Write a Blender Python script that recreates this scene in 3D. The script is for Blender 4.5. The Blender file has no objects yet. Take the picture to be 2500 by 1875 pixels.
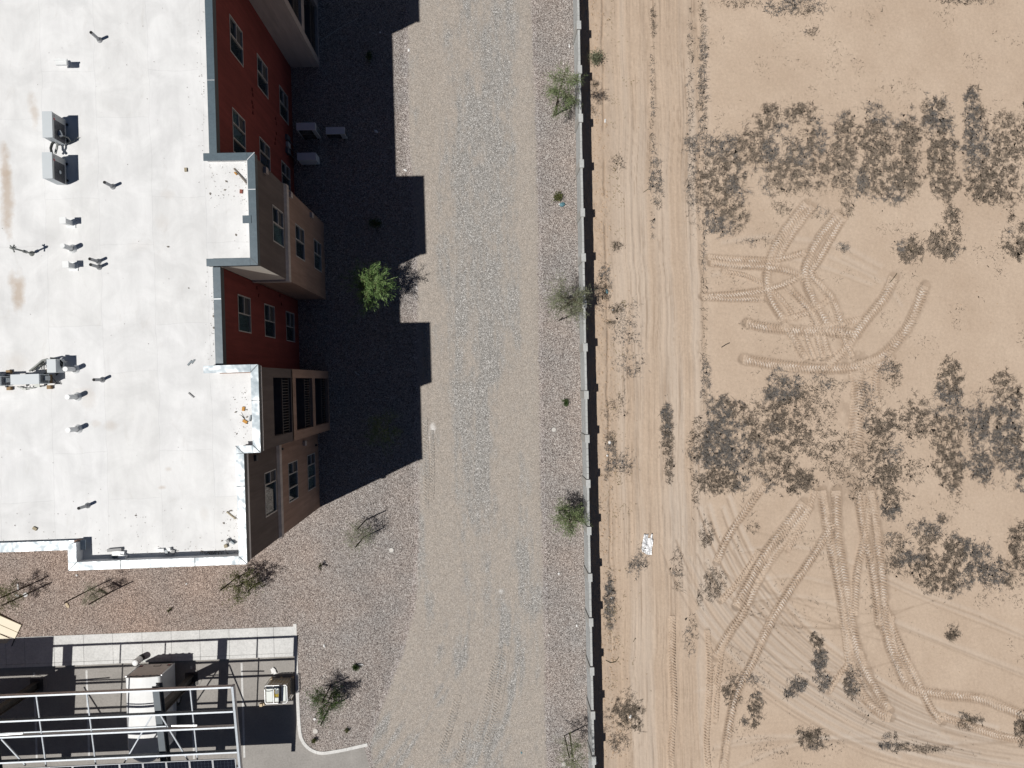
import bpy, math, random
import numpy as np
from mathutils import Vector, Matrix, Euler

random.seed(7)
rng = np.random.default_rng(11)
scene = bpy.context.scene
COL = scene.collection
R = math.radians

# ------------------------------------------------------------------ camera, sky, sun
H = 37.0                      # height of the drone above the ground
CAM_ROT = (R(-0.2133), R(-1.9784), R(-1.6036))
cam = bpy.data.cameras.new('camera')
cam.sensor_fit = 'HORIZONTAL'
cam.sensor_width = 36.0
cam.lens = 36.0 * 1733.0 / 2500.0
cam.clip_start = 0.1
cam.clip_end = 2000
camo = bpy.data.objects.new('camera', cam)
camo.location = (0, 0, H)
camo.rotation_euler = Euler(CAM_ROT, 'XYZ')
COL.objects.link(camo)
scene.camera = camo

SUNV = Vector((-0.468, -0.206, 1.0)).normalized()
elev = math.asin(SUNV.z)
azim = math.atan2(SUNV.x, SUNV.y)
world = bpy.data.worlds.new('World')
scene.world = world
world.use_nodes = True
nt = world.node_tree
bg = nt.nodes['Background']
sky = nt.nodes.new('ShaderNodeTexSky')
sky.sky_type = 'NISHITA'
sky.sun_disc = False
sky.sun_elevation = elev
sky.sun_rotation = azim % (2 * math.pi)
sky.altitude = 1200
sky.air_density = 0.5
sky.dust_density = 0.25
nt.links.new(sky.outputs[0], bg.inputs[0])
bg.inputs[1].default_value = 0.05

sun = bpy.data.lights.new('sun', 'SUN')
sun.energy = 5.0
sun.angle = R(0.5)
sun.color = (1.0, 0.975, 0.935)
suno = bpy.data.objects.new('sun', sun)
suno.rotation_euler = (-SUNV).to_track_quat('-Z', 'Y').to_euler()
suno.location = (-20, -10, 60)
COL.objects.link(suno)

scene.view_settings.view_transform = 'Standard'
scene.view_settings.look = 'None'
scene.view_settings.exposure = -0.32
scene.view_settings.gamma = 1.0
scene.view_settings.use_curve_mapping = False

# ------------------------------------------------------------------ survey helpers
CR = Euler(CAM_ROT, 'XYZ').to_matrix()
CRn = np.array(CR)
def at(px, py, z=0.0):
    """ground survey: a point of the 2500 x 1875 aerial photograph at height z, in metres"""
    d = CR @ Vector(((px - 1250.0) / 1733.0, -(py - 937.5) / 1733.0, -1.0))
    t = (H - z) / -d.z
    return Vector((d.x * t, d.y * t, z))
def av(vx, vy, z=0.0):
    return at(vx * 2500 / 2212, vy * 2500 / 2212, z)
def smooth(a, b, x):
    t = np.clip((x - a) / (b - a), 0, 1)
    return t * t * (3 - 2 * t)
def _hash(ix, iy, seed):
    n = (ix.astype(np.int64) * 374761393 + iy.astype(np.int64) * 668265263 + seed * 974634777) & 0xffffffff
    n = ((n ^ (n >> 13)) * 1274126177) & 0xffffffff
    n = n ^ (n >> 16)
    return (n & 0xffff) / 65535.0
def vnoise(x, y, seed=0):
    ix = np.floor(x); iy = np.floor(y)
    fx = x - ix; fy = y - iy
    fx = fx * fx * (3 - 2 * fx); fy = fy * fy * (3 - 2 * fy)
    a = _hash(ix, iy, seed); b = _hash(ix + 1, iy, seed)
    c = _hash(ix, iy + 1, seed); d = _hash(ix + 1, iy + 1, seed)
    return (a * (1 - fx) + b * fx) * (1 - fy) + (c * (1 - fx) + d * fx) * fy
def fbm(x, y, seed=0, oct=4):
    s = 0; a = 0.5; t = 0
    for o in range(oct):
        s = s + a * vnoise(x * 2 ** o, y * 2 ** o, seed + o * 17); t += a; a *= 0.55
    return s / t

# ------------------------------------------------------------------ materials
def new_mat(name):
    m = bpy.data.materials.new(name)
    m.use_nodes = True
    n = m.node_tree
    return m, n, n.nodes['Principled BSDF']
def N(n, typ, **kw):
    o = n.nodes.new(typ)
    for k, v in kw.items():
        if hasattr(o, k): setattr(o, k, v)
        else: o.inputs[k].default_value = v
    return o
def ramp(n, fac, stops, interp='LINEAR'):
    r = n.nodes.new('ShaderNodeValToRGB')
    r.color_ramp.interpolation = interp
    e = r.color_ramp.elements
    while len(e) < len(stops): e.new(0.5)
    for el, (p, c) in zip(e, stops):
        el.position = p; el.color = (c[0], c[1], c[2], 1) if not isinstance(c, (int, float)) else (c, c, c, 1)
    n.links.new(fac, r.inputs[0])
    return r.outputs[0]
def mixc(n, fac, a, b, mode='MIX'):
    m = n.nodes.new('ShaderNodeMix'); m.data_type = 'RGBA'; m.blend_type = mode
    for s, v in ((m.inputs[0], fac), (m.inputs[6], a), (m.inputs[7], b)):
        if hasattr(v, 'is_output') or hasattr(v, 'links'): n.links.new(v, s)
        elif isinstance(v, (int, float)): s.default_value = v
        else: s.default_value = (v[0], v[1], v[2], 1)
    return m.outputs[2]
def math_(n, op, a, b=None, clamp=False):
    m = n.nodes.new('ShaderNodeMath'); m.operation = op; m.use_clamp = clamp
    for s, v in ((m.inputs[0], a), (m.inputs[1], b)):
        if v is None: continue
        if hasattr(v, 'links'): n.links.new(v, s)
        else: s.default_value = v
    return m.outputs[0]
def coords(n, scale=(1, 1, 1), rot=(0, 0, 0), kind='Position', loc=(0, 0, 0)):
    if kind == 'Position':
        g = n.nodes.new('ShaderNodeNewGeometry').outputs['Position']
    else:
        g = n.nodes.new('ShaderNodeTexCoord').outputs['Object']
    mp = n.nodes.new('ShaderNodeMapping')
    mp.inputs['Scale'].default_value = scale
    mp.inputs['Rotation'].default_value = rot
    mp.inputs['Location'].default_value = loc
    n.links.new(g, mp.inputs[0])
    return mp.outputs[0]
def noise(n, co, scale, detail=4, rough=0.55, dist=0.0):
    t = N(n, 'ShaderNodeTexNoise', Scale=scale, Detail=detail, Roughness=rough, Distortion=dist)
    n.links.new(co, t.inputs['Vector'])
    return t.outputs['Fac']
def bump(n, b, h, strength=0.5, dist=0.02):
    bp = N(n, 'ShaderNodeBump', Strength=strength, Distance=dist)
    n.links.new(h, bp.inputs['Height'])
    n.links.new(bp.outputs[0], b.inputs['Normal'])
    return bp
def simple(name, c, rough=0.6, metal=0.0, var=0.12, scale=3.0, bmp=0.0, bscale=60.0, spec=0.5, dirt=0.0):
    m, n, b = new_mat(name)
    co = coords(n)
    f = noise(n, co, scale, 5, 0.6)
    lo = [max(0, x * (1 - var)) for x in c]; hi = [min(1, x * (1 + var)) for x in c]
    col = ramp(n, f, [(0.3, lo), (0.7, hi)])
    if dirt:
        g = noise(n, co, scale * 3.1, 6, 0.7)
        dm = ramp(n, g, [(0.52, 0.0), (0.75, 1.0)])
        col = mixc(n, math_(n, 'MULTIPLY', dm, dirt), col, [x * 0.45 + 0.02 for x in c])
    n.links.new(col, b.inputs['Base Color'])
    b.inputs['Roughness'].default_value = rough
    b.inputs['Metallic'].default_value = metal
    b.inputs['Specular IOR Level'].default_value = spec
    if bmp:
        bump(n, b, noise(n, co, bscale, 3, 0.6), bmp, 0.01)
    return m

def gravel_nodes(n, co, dark=1.0):
    """colour and height of loose rock mulch, stones about 4 cm across"""
    v = N(n, 'ShaderNodeTexVoronoi', Scale=34.0)
    n.links.new(co, v.inputs['Vector'])
    sep = n.nodes.new('ShaderNodeSeparateColor')
    n.links.new(v.outputs['Color'], sep.inputs[0])
    col = ramp(n, sep.outputs[0], [(0.0, (0.085, 0.074, 0.069)), (0.30, (0.21, 0.182, 0.168)), (0.55, (0.355, 0.315, 0.29)),
                                    (0.80, (0.44, 0.40, 0.372)), (1.0, (0.68, 0.645, 0.61))])
    big = ramp(n, noise(n, co, 0.28, 4, 0.6), [(0.3, (0.92, 0.95, 0.98)), (0.7, (1.08, 1.01, 0.97))])
    col = mixc(n, 1.0, col, big, 'MULTIPLY')
    v2 = N(n, 'ShaderNodeTexVoronoi', Scale=47.0)
    n.links.new(co, v2.inputs['Vector'])
    hgt = math_(n, 'SUBTRACT', 1.0, v.outputs['Distance'])
    hgt = math_(n, 'ADD', hgt, math_(n, 'MULTIPLY', v2.outputs['Distance'], -0.3))
    hgt = math_(n, 'ADD', hgt, math_(n, 'MULTIPLY', sep.outputs[1], 0.6))
    return col, hgt

def make_gravel():
    m, n, b = new_mat('rock_mulch')
    co = coords(n)
    col, h = gravel_nodes(n, co)
    # browner stone was spread on the west side of the yard, greyer on the east
    sx = n.nodes.new('ShaderNodeSeparateXYZ'); n.links.new(co, sx.inputs[0])
    wv = math_(n, 'ADD', sx.outputs[0], math_(n, 'MULTIPLY', noise(n, co, 0.5, 3), 4.0))
    mr = N(n, 'ShaderNodeMapRange'); n.links.new(wv, mr.inputs[0]); mr.inputs[1].default_value = -13.0; mr.inputs[2].default_value = -7.0
    col = mixc(n, 1.0, col, mixc(n, mr.outputs[0], (1.0, 0.90, 0.83), (0.94, 0.94, 0.93)), 'MULTIPLY')
    
    n.links.new(col, b.inputs['Base Color'])
    b.inputs['Roughness'].default_value = 0.9
    b.inputs['Specular IOR Level'].default_value = 0.25
    bump(n, b, h, 0.62, 0.03)
    return m

def make_road():
    m, n, b = new_mat('dirt_road')
    co = coords(n)
    gcol, gh = gravel_nodes(n, co)
    # the road's own crushed stone is greyer and finer
    v = N(n, 'ShaderNodeTexVoronoi', Scale=34.0)
    n.links.new(co, v.inputs['Vector'])
    sep = n.nodes.new('ShaderNodeSeparateColor'); n.links.new(v.outputs['Color'], sep.inputs[0])
    stone = ramp(n, sep.outputs[0], [(0, (0.14, 0.131, 0.121)), (0.5, (0.295, 0.28, 0.261)), (0.85, (0.43, 0.41, 0.385)), (1, (0.74, 0.715, 0.68))])
    dust = ramp(n, noise(n, co, 7.0, 8, 0.8), [(0.25, (0.315, 0.274, 0.236)), (0.75, (0.505, 0.445, 0.385))])
    at_ = N(n, 'ShaderNodeAttribute', attribute_name='road'); asep = n.nodes.new('ShaderNodeSeparateColor')
    n.links.new(at_.outputs['Color'], asep.inputs[0])
    st = noise(n, coords(n, (1.1, 0.11, 1)), 1.0, 4, 0.6)
    st2 = noise(n, coords(n, (5.0, 0.6, 1)), 1.0, 4, 0.65)
    fine = noise(n, co, 16.0, 4, 0.7)
    f = math_(n, 'ADD', math_(n, 'MULTIPLY', st, 0.85), math_(n, 'MULTIPLY', st2, 0.35))
    f = math_(n, 'ADD', f, math_(n, 'MULTIPLY', fine, 0.5))
    patch = noise(n, coords(n, (1, .45, 1)), 0.9, 5, 0.65)
    f = math_(n, 'ADD', f, math_(n, 'MULTIPLY', math_(n, 'SUBTRACT', patch, 0.5), 1.6))
    f = math_(n, 'ADD', f, math_(n, 'MULTIPLY', asep.outputs[1], 1.25))      # dust lanes
    fm = ramp(n, f, [(0.66, 0.03), (1.72, 0.86)])
    mott = noise(n, coords(n, (1, .55, 1)), 3.2, 6, 0.75)
    fm = math_(n, 'ADD', fm, math_(n, 'MULTIPLY', math_(n, 'SUBTRACT', mott, 0.5), 1.0), True)
    grit2 = ramp(n, sep.outputs[1], [(0.0, 0.62), (0.45, 0.95), (0.9, 1.12), (1.0, 1.45)])
    dust = mixc(n, 1.0, dust, grit2, 'MULTIPLY')
    col = mixc(n, fm, stone, dust)
    # ragged edge: mulch stones spill over it
    e = math_(n, 'ADD', asep.outputs[0], math_(n, 'MULTIPLY', math_(n, 'SUBTRACT', fine, 0.5), 1.3))
    e = math_(n, 'ADD', e, math_(n, 'MULTIPLY', math_(n, 'SUBTRACT', st2, 0.5), 0.5))
    em = ramp(n, e, [(0.36, 0.0), (0.54, 1.0)])
    col = mixc(n, em, gcol, col)
    grit = noise(n, co, 9.0, 6, 0.85)
    wm = ramp(n, math_(n, 'MULTIPLY', asep.outputs[2], math_(n, 'MULTIPLY', grit, 1.5)), [(0.30, 0.0), (0.85, 0.8)])
    col = mixc(n, wm, col, (0.78, 0.76, 0.73))
    n.links.new(col, b.inputs['Base Color'])
    b.inputs['Roughness'].default_value = 0.95
    b.inputs['Specular IOR Level'].default_value = 0.15
    h = math_(n, 'ADD', math_(n, 'MULTIPLY', v.outputs['Distance'], -0.5), math_(n, 'MULTIPLY', fine, 0.8))
    bump(n, b, h, 0.75, 0.03)
    return m

def make_sand(name='desert_sand', PACK=(0.565, 0.48, 0.40)):
    m, n, b = new_mat(name)
    co = coords(n)
    base = ramp(n, noise(n, co, 0.30, 6, 0.65), [(0.3, (0.472, 0.360, 0.268)), (0.7, (0.555, 0.436, 0.333))])
    f2 = ramp(n, noise(n, co, 7.0, 8, 0.85), [(0.25, 0.80), (0.75, 1.15)])
    col = mixc(n, 1.0, base, f2, 'MULTIPLY')
    at_ = N(n, 'ShaderNodeAttribute', attribute_name='soil'); asep = n.nodes.new('ShaderNodeSeparateColor')
    n.links.new(at_.outputs['Color'], asep.inputs[0])
    # R litter of dry weeds, G wheel-packed pale dust, B darker soil in ruts, with shade painted into the tracks
    fine = noise(n, co, 22.0, 5, 0.75)
    lit = math_(n, 'ADD', asep.outputs[0], math_(n, 'MULTIPLY', math_(n, 'SUBTRACT', fine, 0.5), 1.5))
    lm = ramp(n, lit, [(0.38, 0.0), (0.72, 0.9)])
    packed = math_(n, 'ADD', asep.outputs[1], 0.0)
    col = mixc(n, packed, col, PACK)
    col = mixc(n, math_(n, 'MULTIPLY', asep.outputs[2], 0.72), col, (0.28, 0.205, 0.148))
    col = mixc(n, math_(n, 'MULTIPLY', lm, asep.outputs[0]), col, (0.215, 0.175, 0.14))
    n.links.new(col, b.inputs['Base Color'])
    b.inputs['Roughness'].default_value = 0.95
    b.inputs['Specular IOR Level'].default_value = 0.12
    h = math_(n, 'ADD', noise(n, co, 14.0, 6, 0.75), math_(n, 'MULTIPLY', noise(n, co, 55.0, 3, 0.6), 0.35))
    bump(n, b, h, 0.5, 0.03)
    return m

def make_roof():
    m, n, b = new_mat('white_roof_membrane')
    co = coords(n)
    br = N(n, 'ShaderNodeTexBrick', Scale=1.0)
    br.offset = 0.37; br.squash = 1.0
    br.inputs['Brick Width'].default_value = 4.6
    br.inputs['Row Height'].default_value = 1.9
    br.inputs['Mortar Size'].default_value = 0.012
    br.inputs['Mortar Smooth'].default_value = 0.4
    br.inputs['Color1'].default_value = (0.735, 0.73, 0.718, 1)
    br.inputs['Color2'].default_value = (0.755, 0.752, 0.746, 1)
    br.inputs['Mortar'].default_value = (0.685, 0.682, 0.675, 1)
    wv = N(n, 'ShaderNodeVectorMath', operation='MULTIPLY_ADD')
    nz = N(n, 'ShaderNodeTexNoise', Scale=0.9, Detail=3)
    n.links.new(co, nz.inputs['Vector']); n.links.new(nz.outputs['Color'], wv.inputs[0])
    wv.inputs[1].default_value = (0.22, 0.22, 0); n.links.new(coords(n, (1, 1, 1), (0, 0, R(90)), loc=(0.6, 0.45, 0)), wv.inputs[2])
    n.links.new(wv.outputs[0], br.inputs['Vector'])
    col = br.outputs['Color']
    blot = ramp(n, noise(n, co, 0.75, 6, 0.62, 0.6), [(0.36, 0.90), (0.64, 1.05)])
    blot2 = ramp(n, noise(n, coords(n, (1.6, 0.35, 1)), 1.3, 6, 0.65, 0.4), [(0.35, 0.955), (0.65, 1.03)])
    col = mixc(n, 1.0, col, blot2, 'MULTIPLY')
    col = mixc(n, 1.0, col, blot, 'MULTIPLY')
    sm = ramp(n, noise(n, coords(n, (2.4, 0.9, 1)), 1.1, 7, 0.7, 1.0), [(0.58, 0.0), (0.78, 0.32)])
    col = mixc(n, sm, col, (0.52, 0.49, 0.45))
    sp = ramp(n, noise(n, co, 26.0, 3, 0.6), [(0.72, 0.0), (0.76, 0.2)])
    col = mixc(n, sp, col, (0.40, 0.36, 0.32))
    # brown ponding stains with their own outlines
    g = n.nodes.new('ShaderNodeNewGeometry').outputs['Position']
    edge = noise(n, co, 2.2, 5, 0.65)
    for (px, py, rx, ry, s) in STAINS:
        p = at(px, py, 10.8)
        mp = n.nodes.new('ShaderNodeMapping'); mp.vector_type = 'POINT'
        mp.inputs['Location'].default_value = (-p.x / rx, -p.y / ry, 0)
        mp.inputs['Scale'].default_value = (1 / rx, 1 / ry, 0)
        n.links.new(g, mp.inputs[0])
        ln = N(n, 'ShaderNodeVectorMath', operation='LENGTH'); n.links.new(mp.outputs[0], ln.inputs[0])
        d = math_(n, 'ADD', ln.outputs['Value'], math_(n, 'MULTIPLY', math_(n, 'SUBTRACT', edge, 0.5), 1.5))
        k = ramp(n, d, [(0.30, s * 0.85), (1.25, 0.0)])
        col = mixc(n, k, col, (0.47, 0.375, 0.29))
    n.links.new(col, b.inputs['Base Color'])
    b.inputs['Roughness'].default_value = 0.75
    b.inputs['Specular IOR Level'].default_value = 0.3
    h = math_(n, 'ADD', noise(n, co, 2.0, 5, 0.6), math_(n, 'MULTIPLY', br.outputs['Fac'], 0.25))
    bump(n, b, h, 0.22, 0.05)
    return m

def add_streaks(m, amt=0.25):
    n = m.node_tree; b = n.nodes['Principled BSDF']; l = b.inputs['Base Color'].links[0].from_socket
    st = ramp(n, noise(n, coords(n, (3.0, 3.0, 0.22)), 1.6, 5, 0.65), [(0.40, 1.0 - amt), (0.66, 1.0 + amt * 0.5)])
    n.links.new(mixc(n, 1.0, l, st, 'MULTIPLY'), b.inputs['Base Color'])
def make_metal(name, c, rough, wav=0.25, wscale=(1.2, 1.2, 1.2), metal=1.0):
    """galvanised sheet with oil-canning waves"""
    m, n, b = new_mat(name)
    co = coords(n, wscale)
    f = noise(n, co, 1.6, 2, 0.5)
    sp = ramp(n, noise(n, coords(n), 14.0, 4, 0.6), [(0.3, 0.86), (0.7, 1.08)])
    n.links.new(mixc(n, 1.0, c, sp, 'MULTIPLY'), b.inputs['Base Color'])
    b.inputs['Metallic'].default_value = metal
    b.inputs['Roughness'].default_value = rough
    bump(n, b, f, wav, 0.12)
    return m

def make_concrete(name, c, joint=None):
    m, n, b = new_mat(name)
    co = coords(n)
    col = ramp(n, noise(n, co, 0.9, 6, 0.65), [(0.3, [x * 0.87 for x in c]), (0.7, [x * 1.09 for x in c])])
    sp = ramp(n, noise(n, co, 11.0, 5, 0.7), [(0.32, 0.84), (0.6, 1.05)])
    col = mixc(n, 1.0, col, sp, 'MULTIPLY')
    st = ramp(n, noise(n, co, 2.3, 5, 0.7, 1.2), [(0.60, 0.0), (0.80, 0.45)])
    col = mixc(n, st, col, [x * 0.55 for x in c])
    n.links.new(col, b.inputs['Base Color'])
    b.inputs['Roughness'].default_value = 0.85
    b.inputs['Specular IOR Level'].default_value = 0.25
    bump(n, b, noise(n, co, 70.0, 3, 0.6), 0.25, 0.004)
    return m

def make_foliage(name, c1, c2, c3):
    m, n, b = new_mat(name)
    oi = n.nodes.new('ShaderNodeNewGeometry').outputs['Random Per Island']
    col = ramp(n, oi, [(0.0, c1), (0.5, c2), (1.0, c3)])
    n.links.new(col, b.inputs['Base Color'])
    b.inputs['Roughness'].default_value = 0.6
    b.inputs['Specular IOR Level'].default_value = 0.25
    return m

STAINS = [(18, 480, 0.28, 1.6, 0.85), (12, 400, 0.25, 0.9, 0.7), (45, 710, 0.30, 0.85, 0.9), (30, 680, 0.2, 0.4, 0.6), (85, 275, 0.18, 0.7, 0.55),
          (75, 250, 0.14, 0.5, 0.3), (215, 975, 0.35, 0.5, 0.22), (200, 960, 0.5, 0.2, 0.2), (410, 475, 0.3, 0.25, 0.2), (395, 545, 0.35, 0.35, 0.16),
          (395, 1190, 0.18, 0.09, 0.5), (412, 1145, 0.14, 0.12, 0.35), (270, 1040, 0.3, 0.25, 0.3), (235, 1035, 0.2, 0.15, 0.25), (40, 885, 0.5, 0.4, 0.2),
          (345, 600, 0.6, 0.3, 0.10), (500, 1255, 0.2, 0.3, 0.15)]
M = {}
M['gravel'] = make_gravel()
M['road'] = make_road()
M['sand'] = make_sand()
M['roof'] = make_roof()
M['coping'] = make_metal('slate_blue_coping', (0.082, 0.118, 0.142), 0.42, 0.10, (0.9, 0.9, 0.9), 0.0)
M['coping_new'] = make_metal('bare_galvanised_coping', (0.46, 0.53, 0.57), 0.30, 0.55, (1.0, 1.0, 1.0), 0.0)
M['fascia'] = simple('dark_fascia_paint', (0.055, 0.06, 0.068), 0.5)
M['red'] = simple('oxide_red_stucco', (0.20, 0.045, 0.038), 0.9, var=0.1, scale=0.8, bmp=0.35, bscale=90, spec=0.2)
M['brown'] = simple('dark_taupe_stucco', (0.128, 0.104, 0.096), 0.9, var=0.08, scale=0.8, bmp=0.35, bscale=90, spec=0.2)
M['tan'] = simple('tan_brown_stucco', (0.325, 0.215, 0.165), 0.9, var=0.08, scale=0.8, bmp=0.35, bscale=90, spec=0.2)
M['beige'] = simple('pale_beige_stucco', (0.50, 0.44, 0.40), 0.9, var=0.06, scale=0.8, bmp=0.3, bscale=90, spec=0.2)
M['taupe_light'] = simple('grey_taupe_stucco', (0.36, 0.31, 0.29), 0.9, var=0.06, scale=0.8, bmp=0.3, bscale=90, spec=0.2)
for k_ in ('red', 'brown', 'tan', 'beige', 'taupe_light'): add_streaks(M[k_], 0.16)
M['vinyl'] = simple('almond_vinyl', (0.46, 0.43, 0.40), 0.45)
M['sun_wall'] = simple('sun_lightened_stucco', (0.74, 0.69, 0.60), 0.9, var=0.04, bmp=0.3, bscale=90, spec=0.2)  # sun brightness put into the stucco colour of one wall
def glass(name, c):
    m, n, b = new_mat(name)
    co = coords(n)
    n.links.new(ramp(n, noise(n, co, 1.4, 2), [(0.35, [x * 0.6 for x in c]), (0.65, [x * 1.4 for x in c])]), b.inputs['Base Color'])
    b.inputs['Roughness'].default_value = 0.04
    b.inputs['IOR'].default_value = 1.6
    return m
M['glass'] = glass('window_glass', (0.012, 0.02, 0.022))
M['glass_pale'] = glass('pale_window_glass', (0.05, 0.085, 0.09))  # glass with a paler greenish base colour
M['glass_screen'] = simple('insect_screen', (0.045, 0.042, 0.046), 0.8)
M['rail'] = simple('dark_bronze_railing', (0.10, 0.088, 0.08), 0.5)
M['deck'] = simple('balcony_deck', (0.12, 0.125, 0.14), 0.8)
M['block'] = make_concrete('grey_block', (0.485, 0.50, 0.495))
M['block_cap'] = make_concrete('pale_grey_cap_block', (0.48, 0.485, 0.47))
M['pil'] = make_concrete('warm_grey_pilaster', (0.45, 0.44, 0.415))
M['walk'] = make_concrete('pale_concrete', (0.66, 0.655, 0.635))
M['lot'] = make_concrete('grey_lot_concrete', (0.325, 0.305, 0.282))
M['curb'] = make_concrete('curb_concrete', (0.70, 0.685, 0.655))
M['paint'] = simple('worn_white_line_paint', (0.60, 0.59, 0.57), 0.7, var=0.15, scale=9, dirt=0.5)
M['galv'] = make_metal('galvanised_steel', (0.50, 0.535, 0.57), 0.5, 0.05, metal=0.2)
M['galv_lifted'] = simple('bounce_lightened_zinc', (0.72, 0.70, 0.67), 0.7)  # zinc lightened to paint ground bounce on shaded faces
M['navy_web'] = simple('blue_black_web', (0.05, 0.075, 0.105), 0.5)  # on the purlins this colour paints in shade and sky reflection
M['steel'] = simple('dark_grey_painted_steel', (0.115, 0.135, 0.15), 0.5, var=0.1)
M['steel_brown'] = simple('weathered_dark_steel', (0.06, 0.055, 0.05), 0.6, var=0.2)
M['cell'] = simple('solar_cell_sheet', (0.012, 0.013, 0.02), 0.12, var=0.2)
M['alu'] = simple('anodised_aluminium', (0.68, 0.69, 0.70), 0.4, 0.6)
M['white'] = simple('white_painted_metal', (0.78, 0.79, 0.78), 0.45, var=0.04, dirt=0.05)
M['trailer_white'] = simple('chalky_white_trailer_skin', (0.71, 0.715, 0.71), 0.5, var=0.07, scale=1.5, dirt=0.12)
M['trailer_side'] = simple('pale_grey_trailer_side', (0.56, 0.57, 0.58), 0.4, var=0.05)
M['trailer_rear'] = simple('dusty_grey_rear_door', (0.62, 0.57, 0.53), 0.7, var=0.1, scale=5)
M['rubber'] = simple('black_rubber', (0.02, 0.02, 0.02), 0.7)
M['ac_white'] = simple('ac_cabinet_paint', (0.54, 0.575, 0.59), 0.5, var=0.03, dirt=0.04)
M['ac_grey'] = simple('ac_front_panel', (0.50, 0.50, 0.485), 0.5, var=0.04)
M['ac_dark'] = simple('ac_grille_dark', (0.075, 0.075, 0.085), 0.6)
M['fan_hole'] = simple('ac_fan_opening', (0.012, 0.012, 0.012), 0.8)
M['fan_gray'] = simple('ac_fan_blade', (0.16, 0.16, 0.165), 0.5)
M['red_badge'] = simple('red_badge', (0.42, 0.06, 0.07), 0.5)
M['lab_grey'] = simple('printed_grey', (0.26, 0.26, 0.26), 0.6)
M['pvc'] = simple('grey_vent_boot', (0.42, 0.425, 0.43), 0.6, var=0.08)
M['conduit'] = simple('grey_conduit', (0.30, 0.31, 0.29), 0.5, 0.3)
M['cable'] = simple('black_pipe_insulation', (0.03, 0.033, 0.03), 0.7)
M['wood'] = simple('raw_lumber', (0.62, 0.50, 0.34), 0.8, var=0.15, scale=8)
M['wood_dark'] = simple('brown_wood_block', (0.26, 0.17, 0.085), 0.8, var=0.2, scale=9)
M['stake'] = simple('dark_stained_stake', (0.045, 0.032, 0.02), 0.85, var=0.25, scale=6)
M['bark'] = simple('desert_tree_bark', (0.10, 0.085, 0.05), 0.85, var=0.2, scale=12)
M['bark_green'] = simple('green_bark', (0.17, 0.19, 0.075), 0.8, var=0.2, scale=12)
M['leaf'] = make_foliage('palo_verde_leaf', (0.085, 0.125, 0.045), (0.155, 0.20, 0.085), (0.25, 0.29, 0.15))
M['leaf_bright'] = make_foliage('bright_green_leaf', (0.07, 0.14, 0.035), (0.15, 0.245, 0.075), (0.26, 0.36, 0.15))  # brighter, greener leaf colour of one tree
M['leaf_grey'] = make_foliage('grey_green_leaf', (0.11, 0.125, 0.07), (0.19, 0.205, 0.125), (0.29, 0.295, 0.20))
M['leaf_olive'] = make_foliage('olive_leaf', (0.05, 0.06, 0.018), (0.10, 0.11, 0.035), (0.17, 0.17, 0.07))
M['leaf_dark'] = make_foliage('dark_green_leaf', (0.02, 0.045, 0.012), (0.045, 0.085, 0.02), (0.09, 0.14, 0.035))
M['dry'] = make_foliage('dead_weed_stalk', (0.055, 0.043, 0.033), (0.125, 0.10, 0.078), (0.27, 0.22, 0.165))
M['dry_grey'] = make_foliage('dead_grey_weed', (0.07, 0.066, 0.064), (0.145, 0.137, 0.13), (0.26, 0.245, 0.23))
M['dry_yel'] = make_foliage('dry_straw', (0.16, 0.115, 0.055), (0.26, 0.20, 0.10), (0.36, 0.29, 0.16))
M['tank'] = simple('milky_tank_plastic', (0.66, 0.69, 0.65), 0.5, var=0.06, scale=5, dirt=0.15)
M['tank_stain'] = simple('rust_stained_tank_side', (0.42, 0.30, 0.14), 0.6, var=0.25, scale=5)
M['cage'] = simple('tank_cage_tube', (0.58, 0.59, 0.57), 0.45, 0.6)
M['band'] = simple('grey_plastic_band', (0.17, 0.18, 0.18), 0.6)
M['leafmould'] = simple('yellow_leaf_litter', (0.36, 0.27, 0.03), 0.9, var=0.8, scale=30)
M['cream'] = simple('cream_roof_sheet', (0.70, 0.615, 0.45), 0.5, var=0.03)
M['dirtwhite'] = simple('white_plastic_litter', (0.76, 0.75, 0.73), 0.6, var=0.06, bmp=0.4, bscale=12)
M['foil'] = make_metal('crumpled_white_sheet', (0.78, 0.78, 0.78), 0.5, 0.5, (5, 5, 5), 0.25)
M['teal'] = simple('teal_blue_plastic', (0.10, 0.22, 0.26), 0.5)
M['orange'] = simple('yellow_orange_scrap', (0.50, 0.24, 0.035), 0.7, var=0.2, scale=14)
M['brick_red'] = simple('red_brown_scrap', (0.26, 0.08, 0.055), 0.8, var=0.2, scale=14)
M['cardboard'] = simple('cardboard_scrap', (0.34, 0.29, 0.20), 0.8, var=0.1)
M['debris'] = simple('dark_roof_debris', (0.20, 0.175, 0.15), 0.9, var=0.4, scale=20)
M['lid'] = make_concrete('pale_valve_lid', (0.62, 0.585, 0.54))

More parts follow.
